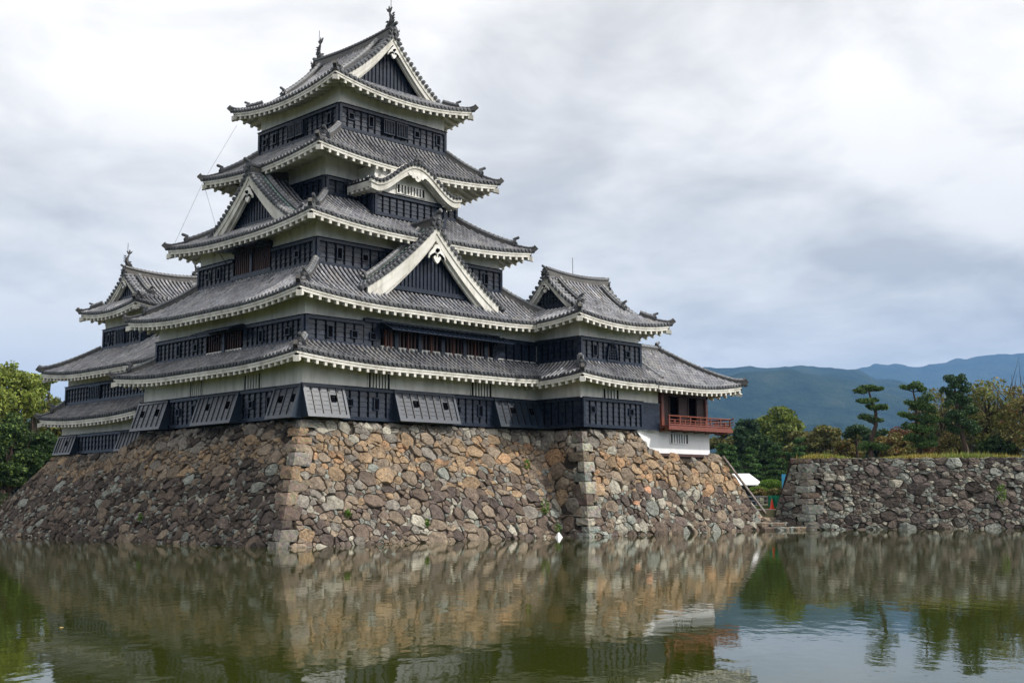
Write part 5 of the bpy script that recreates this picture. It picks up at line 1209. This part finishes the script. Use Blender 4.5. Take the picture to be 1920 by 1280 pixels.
AUT = [(0.17, 0.16, 0.045), (0.15, 0.16, 0.04), (0.19, 0.15, 0.05), (0.20, 0.11, 0.045)]
DGR = [(0.022, 0.050, 0.014), (0.034, 0.068, 0.018), (0.045, 0.08, 0.02)]
EZ = HW-0.05
pads_tree('cloud_pine', 'slender cloud-pruned pine on the moat wall, its leaf pads well apart', 1630, 96, EZ,
    [(1612, 733, 13, 6), (1630, 728, 20, 7), (1647, 731, 11, 5), (1622, 752, 18, 5), (1640, 750, 10, 4), (1646, 764, 20, 6), (1634, 762, 10, 4), (1622, 782, 16, 6), (1643, 788, 16, 5), (1638, 838, 30, 8), (1622, 834, 14, 6)],
    [[(1631, 862, 0.24), (1629, 842, 0.20), (1632, 820, 0.19), (1640, 800, 0.17), (1641, 775, 0.13), (1635, 755, 0.11), (1630, 735, 0.06)]], PINE, 1)
pads_tree('cloud_pine', 'middle pine on the moat wall with two crossing trunks and layered pads', 1722, 95, EZ,
    [(1700, 728, 12, 5), (1716, 724, 16, 7), (1728, 732, 10, 5), (1738, 746, 16, 8), (1712, 756, 16, 6), (1726, 762, 18, 8), (1745, 768, 16, 9), (1696, 778, 16, 6), (1716, 784, 14, 7), (1738, 790, 22, 9), (1700, 800, 16, 7), (1728, 806, 24, 9), (1744, 822, 16, 9), (1708, 822, 20, 8), (1728, 834, 22, 8)],
    [[(1714, 862, 0.16), (1720, 840, 0.14), (1716, 800, 0.12), (1718, 760, 0.10), (1714, 735, 0.05)], [(1726, 862, 0.17), (1724, 836, 0.14), (1729, 800, 0.12), (1712, 778, 0.07), (1700, 775, 0.04)]], PINE, 2)
pads_tree('cloud_pine', 'tallest bushy dark pine on the moat wall with a leaning trunk', 1800, 94, EZ,
    [(1782, 712, 13, 9), (1803, 712, 12, 9), (1792, 724, 14, 7), (1774, 732, 10, 6), (1812, 728, 13, 8), (1796, 742, 18, 8), (1780, 756, 14, 8), (1808, 752, 18, 9), (1816, 770, 18, 10), (1792, 776, 20, 10), (1776, 790, 12, 8), (1808, 794, 20, 10), (1822, 806, 16, 9), (1790, 806, 16, 8)],
    [[(1812, 860, 0.24), (1806, 835, 0.20), (1797, 800, 0.17), (1794, 760, 0.13), (1792, 720, 0.05)]], DPINE+PINE[:1], 3, dens=1.15)
pads_tree('cloud_pine', 'low dark pine with flat pads behind the slender cloud pine', 1606, 103, EZ,
    [(1600, 806, 20, 9), (1618, 812, 14, 8), (1590, 816, 14, 7)], [[(1604, 866, 0.14), (1603, 830, 0.10), (1602, 810, 0.06)]], DPINE, 4)
EB = EZ
broadleaf('cherry_tree', 'yellowing cherry tree between the middle pine and the bushy pine', 1762, 108, 728, 120, EB, AUT[:3]+OLIVE, 51, bot=845, dens=2.4, sparse=True)
broadleaf('cherry_tree', 'broad yellow-brown cherry tree right of the bushy pine', 1852, 104, 708, 150, EB, AUT[:2]+OLIVE+YGR[:1], 52, bot=850, dens=3.4, sparse=True)
t = broadleaf('cherry_tree', 'cherry tree with bare upper twigs and reddish leaves at the right edge', 1925, 100, 700, 130, EB, AUT+OLIVE[:2], 53, bot=850, dens=2.4, sparse=True)
tw = MB(); r = random.Random(8); o_ = Vector(ORG[t.name])
for i in range(26):
    b = o_+Vector((r.uniform(-2.4, 2.0), r.uniform(-2, 2), 5.2+r.uniform(-0.5, 1.0))); e_ = b+Vector((r.gauss(-0.3, 0.6), r.gauss(0, 0.5), r.uniform(1.2, 3.0))); tw.tube([b, b.lerp(e_, 0.5)+Vector((r.gauss(0, .15), 0, 0)), e_], [0.035, 0.022, 0.008], 4)
tw.build('bare_twigs', 'bark', t)
broadleaf('maple_tree', 'small reddish maple behind the middle pine', 1715, 112, 785, 95, EB, [(0.22, 0.07, 0.035), (0.18, 0.09, 0.04), (0.10, 0.09, 0.03)], 54, bot=850)
for i, (px, top, wd, cols, lab) in enumerate(((1668, 812, 70, AUT, 'rust-tinged shrub between the slender pine and middle pine'), (1585, 822, 60, AUT, 'rust-brown shrub at the left end of the moat wall top'),
        (1690, 828, 50, OLIVE, 'olive shrub just left of the middle pine'), (1770, 815, 70, AUT, 'autumn-coloured shrub between the middle and bushy pines'), (1860, 818, 80, DGR, 'dark green shrub right of the bushy pine trunk'), (1905, 820, 70, OLIVE, 'olive shrub at the right edge on the wall top'))):
    broadleaf('shrub', lab, px, 102+i % 2*2, top, wd, EB, cols, 70+i, bot=861, dens=0.7, cat='shrub', group='shrubs on the moat wall')
# middle distance
for i, (px, dist, top, wd, bot, cols, kind, lab, dens) in enumerate((
    (1400, 150, 776, 66, 880, DPINE, 'fir_tree', 'dark blue-green fir just right of the vermilion veranda', 1.5),
    (1458, 158, 764, 118, 880, YGR, 'broadleaf_tree', 'tallest yellow-green tree in the gap right of the castle', 1.8),
    (1362, 160, 796, 80, 890, OLIVE, 'broadleaf_tree', 'olive tree directly under the veranda end', 1.1),
    (1500, 152, 806, 90, 890, OLIVE, 'broadleaf_tree', 'drooping olive tree right of the tallest yellow-green tree', 1.3),
    (1548, 150, 797, 90, 880, OLIVE+AUT[:1], 'broadleaf_tree', 'thin brownish-green tree above the left end of the moat wall', 1.2),
    (1430, 146, 812, 80, 900, DGR, 'broadleaf_tree', 'dark green tree behind the white tent', 1.2),
    (1588, 155, 812, 70, 880, OLIVE, 'broadleaf_tree', 'olive tree behind the low dark pine', 1.0),
    (1650, 160, 800, 100, 880, DGR, 'broadleaf_tree', 'dark tree seen through the gap behind the slender pine', 1.0),
    (1480, 170, 830, 260, 910, DGR, 'broadleaf_tree', 'wide dark tree filling the low gap behind the tent', 1.6),
    (1700, 170, 800, 160, 880, OLIVE, 'broadleaf_tree', 'far olive tree behind the maple', 1.3),
    (1830, 172, 760, 170, 880, OLIVE, 'broadleaf_tree', 'far olive tree behind the bushy pine', 1.4))):
    broadleaf(kind, lab, px, dist, top, wd, 1.2, cols, 90+i, bot=bot, dens=dens, lsize=0.26)
for i, (px, top, base_, lab) in enumerate(((1352, 832, 905, 'pruned pine nearest the right corner of the castle base'), (1366, 838, 900, 'pruned pine rising above the left end of the tent'), (1404, 842, 900, 'pruned pine behind the tent ridge'),
        (1450, 836, 905, 'pruned pine above the clipped dome shrub'), (1498, 822, 900, 'tallest pruned pine, close to the moat wall'), (1480, 850, 905, 'lowest pruned pine beside the moat wall'))):
    pp = []; r = random.Random(200+i); n = 6
    for k_ in range(n):
        yy = top+(base_-top)*(k_+0.3)/n; ww = 8+12*(k_+0.6)/n; pp.append((px+r.gauss(0, 3), yy, ww, 4.2)); pp.append((px+r.choice((-1, 1))*ww*0.8, yy+4, ww*0.6, 3.5))
    pads_tree('pruned_pine', lab, px, 128+3*i, 1.2, pp, [[(px+1, 915, 0.16), (px, (top+915)/2, 0.13), (px, top+3, 0.05)]], [(0.05, 0.11, 0.025), (0.07, 0.14, 0.03), (0.04, 0.08, 0.025)], 210+i, lsize=0.15, group='pruned garden pines')
def dome(name, label, px, dist, ztop, wpx, hpx, cols, seed):
    r = random.Random(seed); x, y = spot(px, dist); t = thing(name, label, 'shrub', (x, y, 1.2)); rx = wpx/PXM(dist)/2; rz = hpx/PXM(dist)/2; zc = ztop-rz
    tb_ = MB(); 
    for q in (-0.3, 0.1, 0.35): tb_.tube([(x+q*0.3, y, 1.1), (x+q*rx, y, zc)], [0.06, 0.03], 6)
    tb_.build('trunk', 'bark', t); cb_ = MB(); leaves(cb_, [(x, y, zc, rx, rx, rz, 2600, 1.0)], 0.09, cols, r, up=0.5); cb_.build('crown', 'leaf', t)
dome('dome_shrub', 'clipped bright green dome shrub right of the white tent', 1440, 112, zat(1440, 898, 112), 44, 20, [(0.09, 0.17, 0.02), (0.12, 0.21, 0.025)], 5)
dome('dome_shrub', 'lower clipped yellow-green dome in front of the tent', 1415, 108, zat(1415, 912, 108), 36, 12, [(0.13, 0.20, 0.02), (0.10, 0.17, 0.02)], 6)
for px, wd, cols, lab in ((1418, 26, AUT, 'rust-coloured low hedge below the tent'), (1448, 30, OLIVE+AUT[:1], 'olive low hedge behind the green netting')):
    broadleaf('low_hedge', lab, px, 104, 916, wd, 1.2, cols, 300+px, bot=934, dens=0.9, cat='hedge', lsize=0.10)
# tent
tx, ty = spot(1392, 118); tent = thing('garden_tent', 'white hip-roofed tent beside the clipped domes', 'tent', (tx, ty, 1.2))
zt1, zt0 = zat(1392, 888, 118), zat(1392, 908, 118); rt = Vector((R[0], R[1], 0)).normalized(); fw = Vector((F[0], F[1], 0)).normalized(); c = Vector((tx, ty, 0))
q = lambda a, b, z: tuple(c+rt*a+fw*b+Vector((0, 0, z)))
mb = MB(); mb.add([q(-2.6, -1.5, zt0), q(1.5, -1.5, zt0), q(1.5, 2.0, zt0), q(-2.6, 2.0, zt0), q(-1.4, 0.25, zt1), q(0.5, 0.25, zt1), q(-2.6, -1.5, zt0-.12), q(1.5, -1.5, zt0-.12), q(1.5, 2.0, zt0-.12), q(-2.6, 2.0, zt0-.12)],
    [(0, 1, 5, 4), (1, 2, 5), (2, 3, 4, 5), (3, 0, 4), (6, 7, 1, 0), (7, 8, 2, 1), (8, 9, 3, 2), (9, 6, 0, 3)]); mb.build('canopy', 'canvas', tent)
for a, b in ((-2.55, -1.45), (1.45, -1.45), (1.45, 1.95), (-2.55, 1.95)):
    mb = MB(); mb.tube([q(a, b, 1.2), q(a, b, zt0)], 0.03, 6); mb.build('leg', 'steel', tent)
mb = MB(); mb.hexa([q(-2.5, 1.9, 1.2), q(1.4, 1.9, 1.2), q(1.4, 1.93, 1.2), q(-2.5, 1.93, 1.2), q(-2.5, 1.9, zt0), q(1.4, 1.9, zt0), q(1.4, 1.93, zt0), q(-2.5, 1.93, zt0)]); mb.build('back_cloth', 'black', tent)
# cone, barrier and netting
cx_, cy_ = spot(1441, 80.5); cone = thing('traffic_cone', 'orange traffic cone in front of the green netting', 'traffic cone', (cx_, cy_, 1.22))
mb = MB(); mb.tube([(cx_, cy_, 1.25), (cx_, cy_, 1.90)], [0.15, 0.03], 12); mb.build('cone_body', 'orange', cone)
mb = MB(); mb.box(cx_-.2, cy_-.2, 1.22, cx_+.2, cy_+.2, 1.26); mb.build('base', 'orange', cone)
def barrier(px, dist, wd, hh):
    x, y = spot(px, dist); t = thing('low_barrier', 'low grey pipe barrier behind the cone at the end of the path', 'barrier', (x, y, 1.2)); c = Vector((x, y, 1.2))
    for z in (0.25, 0.55, hh): m2 = MB(); m2.tube([c-rt*wd+Vector((0, 0, z)), c+rt*wd+Vector((0, 0, z))], 0.03, 6); m2.build('rail', 'steel', t)
    for k_ in range(5): m2 = MB(); p = c+rt*wd*(k_/2-1); m2.tube([p, p+Vector((0, 0, hh))], 0.035, 6); m2.build('post', 'steel', t)
barrier(1436, 86, 1.6, 0.85)
x, y = spot(1446, 84); c = Vector((x, y, 1.2)); nb = MB(); r = random.Random(3); n = 12
vs = [tuple(c+rt*(-0.45+0.9*i/n)+fw*(0.12*sin(i*1.3)+d)+Vector((0, 0, z+0.05*sin(i*2.1)*(z > .5)))) for d in (0, 0.06) for z in (0.0, 0.45, 0.92) for i in range(n+1)]
m1 = n+1; fs = [(a*m1+i, a*m1+i+1, (a+1)*m1+i+1, (a+1)*m1+i) for a in (0, 1, 3, 4) for i in range(n)]; nb.add(vs, fs)
tag(nb.build('green_netting', 'net', None, org=(x, y, 1.2)), 'crumpled green netting hung on the low barrier by the cone', 'netting')
x, y = spot(1466, 110); bl = MB(); bl.hexa([tuple(Vector((x, y, 0))+rt*a+fw*b+Vector((0, 0, z))) for z in (1.2, 4.1) for a, b in ((-.25, 0), (.25, 0), (.25, .08), (-.25, .08))])
bn = tag(bl.build('blue_banner', 'blue', None, org=(x, y, 1.2)), 'narrow blue banner half hidden by the left end of the moat wall', 'banner')
# trees on the left
for i, (px, dist, top, wd, bot, cols, lab, dens, ls) in enumerate((
    (12, 104, 676, 120, 800, BRG, 'bright yellow-green tree at the far left, its leaves against the sky', 2.2, 0.17),
    (72, 112, 694, 80, 800, BRG+YGR, 'bright green tree peeping over the small keep eave', 1.4, 0.17),
    (100, 100, 738, 70, 850, AUT[:3]+YGR, 'yellow-orange tree close to the small keep wall', 1.2, 0.15),
    (-40, 98, 700, 130, 850, BRG, 'bright green tree cut by the left picture edge', 1.5, 0.17),
    (20, 96, 770, 120, 925, DGR+YGR[2:], 'dark green tree low at the far left under the bright tree', 2.4, 0.15),
    (85, 98, 800, 90, 930, DGR, 'darkest tree beside the small keep base', 2.2, 0.15),
    (120, 112, 800, 110, 935, DGR, 'dark tree behind the small keep wall', 1.6, 0.17), (40, 116, 780, 170, 935, DGR, 'wide dark tree at the back on the left', 2.2, 0.18),
    (-40, 95, 800, 120, 930, DGR, 'dark tree beyond the left picture edge', 1.5, 0.15))):
    broadleaf('broadleaf_tree', lab, px, dist, top, wd, 1.2, cols, 400+i, bot=bot, dens=dens, lsize=ls, limbs=9)
hb = MB(); r = random.Random(77); bl_ = []
for i in range(60):
    x = -60+i*1.05; bl_.append((x, 37.5+r.gauss(0, .5), 1.7+r.gauss(0, .2), 1.2, 0.9, 0.9, 130, r.uniform(.7, 1.2)))
hg = thing('hedge', 'long dark hedge on the far bank at the left', 'hedge', (-30, 37.5, 1.2)); leaves(hb, bl_, 0.14, DGR, r); hb.build('foliage', 'leaf', hg)
# weeds rooted in the walls
r = random.Random(15)
for (x, y, z, lab, s) in ((13.6, -2.9, 1.6, 'green weeds at the inner corner of the big base', .45), (14.0, -3.4, 0.35, 'green weeds just above the water by the white stone', .4), (0.5, -2.9, 1.4, 'tiny weed on the south face left of middle', .22), (5.0, -3.25, 0.9, 'tiny weed low on the middle of the south face', .22),
        (13.8, -1.4, 3.9, 'weed tuft high in the inner corner', .3), (41.3, -15.8, 2.2, 'hanging green creeper halfway up the moat wall', .6), (-3.1, 9.5, 1.2, 'small weed low on the shaded west face', .2)):
    wb = MB(); leaves(wb, [(x, y-0.1, z, s*.7, s*.4, s, int(150*s*2), 1.0)], 0.07, [(0.08, 0.16, 0.02), (0.12, 0.2, 0.03)], r); tag(wb.build('weed', 'leaf', None, org=(x, y, z)), lab, 'weed', 'weeds in the stone joints')

# ================================================================== HILLS AND HAZE
from mathutils import noise as mn
def hill(name, prof, r0, r1, rc, seed, amp):
    """heightfield in polar rings; prof: list of (px, py) of the crest seen from the moat"""
    na, nr = 260, 46; px0, px1 = prof[0][0], prof[-1][0]; vs = []; fs = []
    def crest(px):
        for (a, b), (c, d) in zip(prof, prof[1:]):
            if a <= px <= c: t = (px-a)/(c-a); t = t*t*(3-2*t); return b+(d-b)*t
        return prof[-1][1]
    for i in range(na+1):
        px = px0+(px1-px0)*i/na; hc_ = zat(px, crest(px), rc)
        for j in range(nr+1):
            d = r0+(r1-r0)*j/nr; x, y = spot(px, d); t = (d-r0)/(rc-r0)
            s_ = max(0.0, t)**1.25 if t < 1 else max(0, 1-(t-1)*1.2)
            nz_ = mn.fractal(Vector((x/1330, y/1330, seed)), 1.0, 2.0, 6)
            nz2 = mn.fractal(Vector((x/106, y/106, seed+5)), 1.0, 2.0, 4)
            vs.append((x, y, 1.0+hc_*s_+amp*nz_*min(1, s_*2)*(1-0.97*max(0, 1-abs(t-1)*2.5))+nz2*13*min(1, s_*3)))
    for i in range(na):
        for j in range(nr): a = i*(nr+1)+j; fs.append((a, a+nr+1, a+nr+2, a+1))
    m2 = MB(); m2.add(vs, fs); tag(m2.build(name, 'hill', None, smooth=True), kind='structure')
hill('hills', [(-400, 800), (200, 790), (900, 760), (1345, 690), (1400, 690), (1450, 688), (1510, 687), (1560, 690), (1600, 694), (1650, 712), (1760, 730), (2400, 760)], 1900, 8200, 5600, 1.0, 170)
hill('hills', [(700, 800), (1300, 760), (1500, 712), (1600, 696), (1628, 688), (1650, 683), (1690, 683), (1725, 688), (1762, 682), (1800, 673), (1850, 667), (1900, 663), (2000, 655), (2400, 700)], 5000, 11800, 8700, 4.0, 210)
hz = MB(); hz.box(-13600, -13600, -2.4, 13600, 13600, 1180)
hm = bpy.data.materials.new('haze_air'); hm.use_nodes = True; hn = hm.node_tree; hn.nodes.clear()
ho = hn.nodes.new('ShaderNodeOutputMaterial'); pv = hn.nodes.new('ShaderNodeVolumePrincipled'); pv.inputs['Color'].default_value = (0.26, 0.52, 1.0, 1); pv.inputs['Density'].default_value = 0.75e-4
hn.links.new(pv.outputs[0], ho.inputs['Volume'])
hzo = hz.build('haze', hm, None); tag(hzo, kind='stuff')
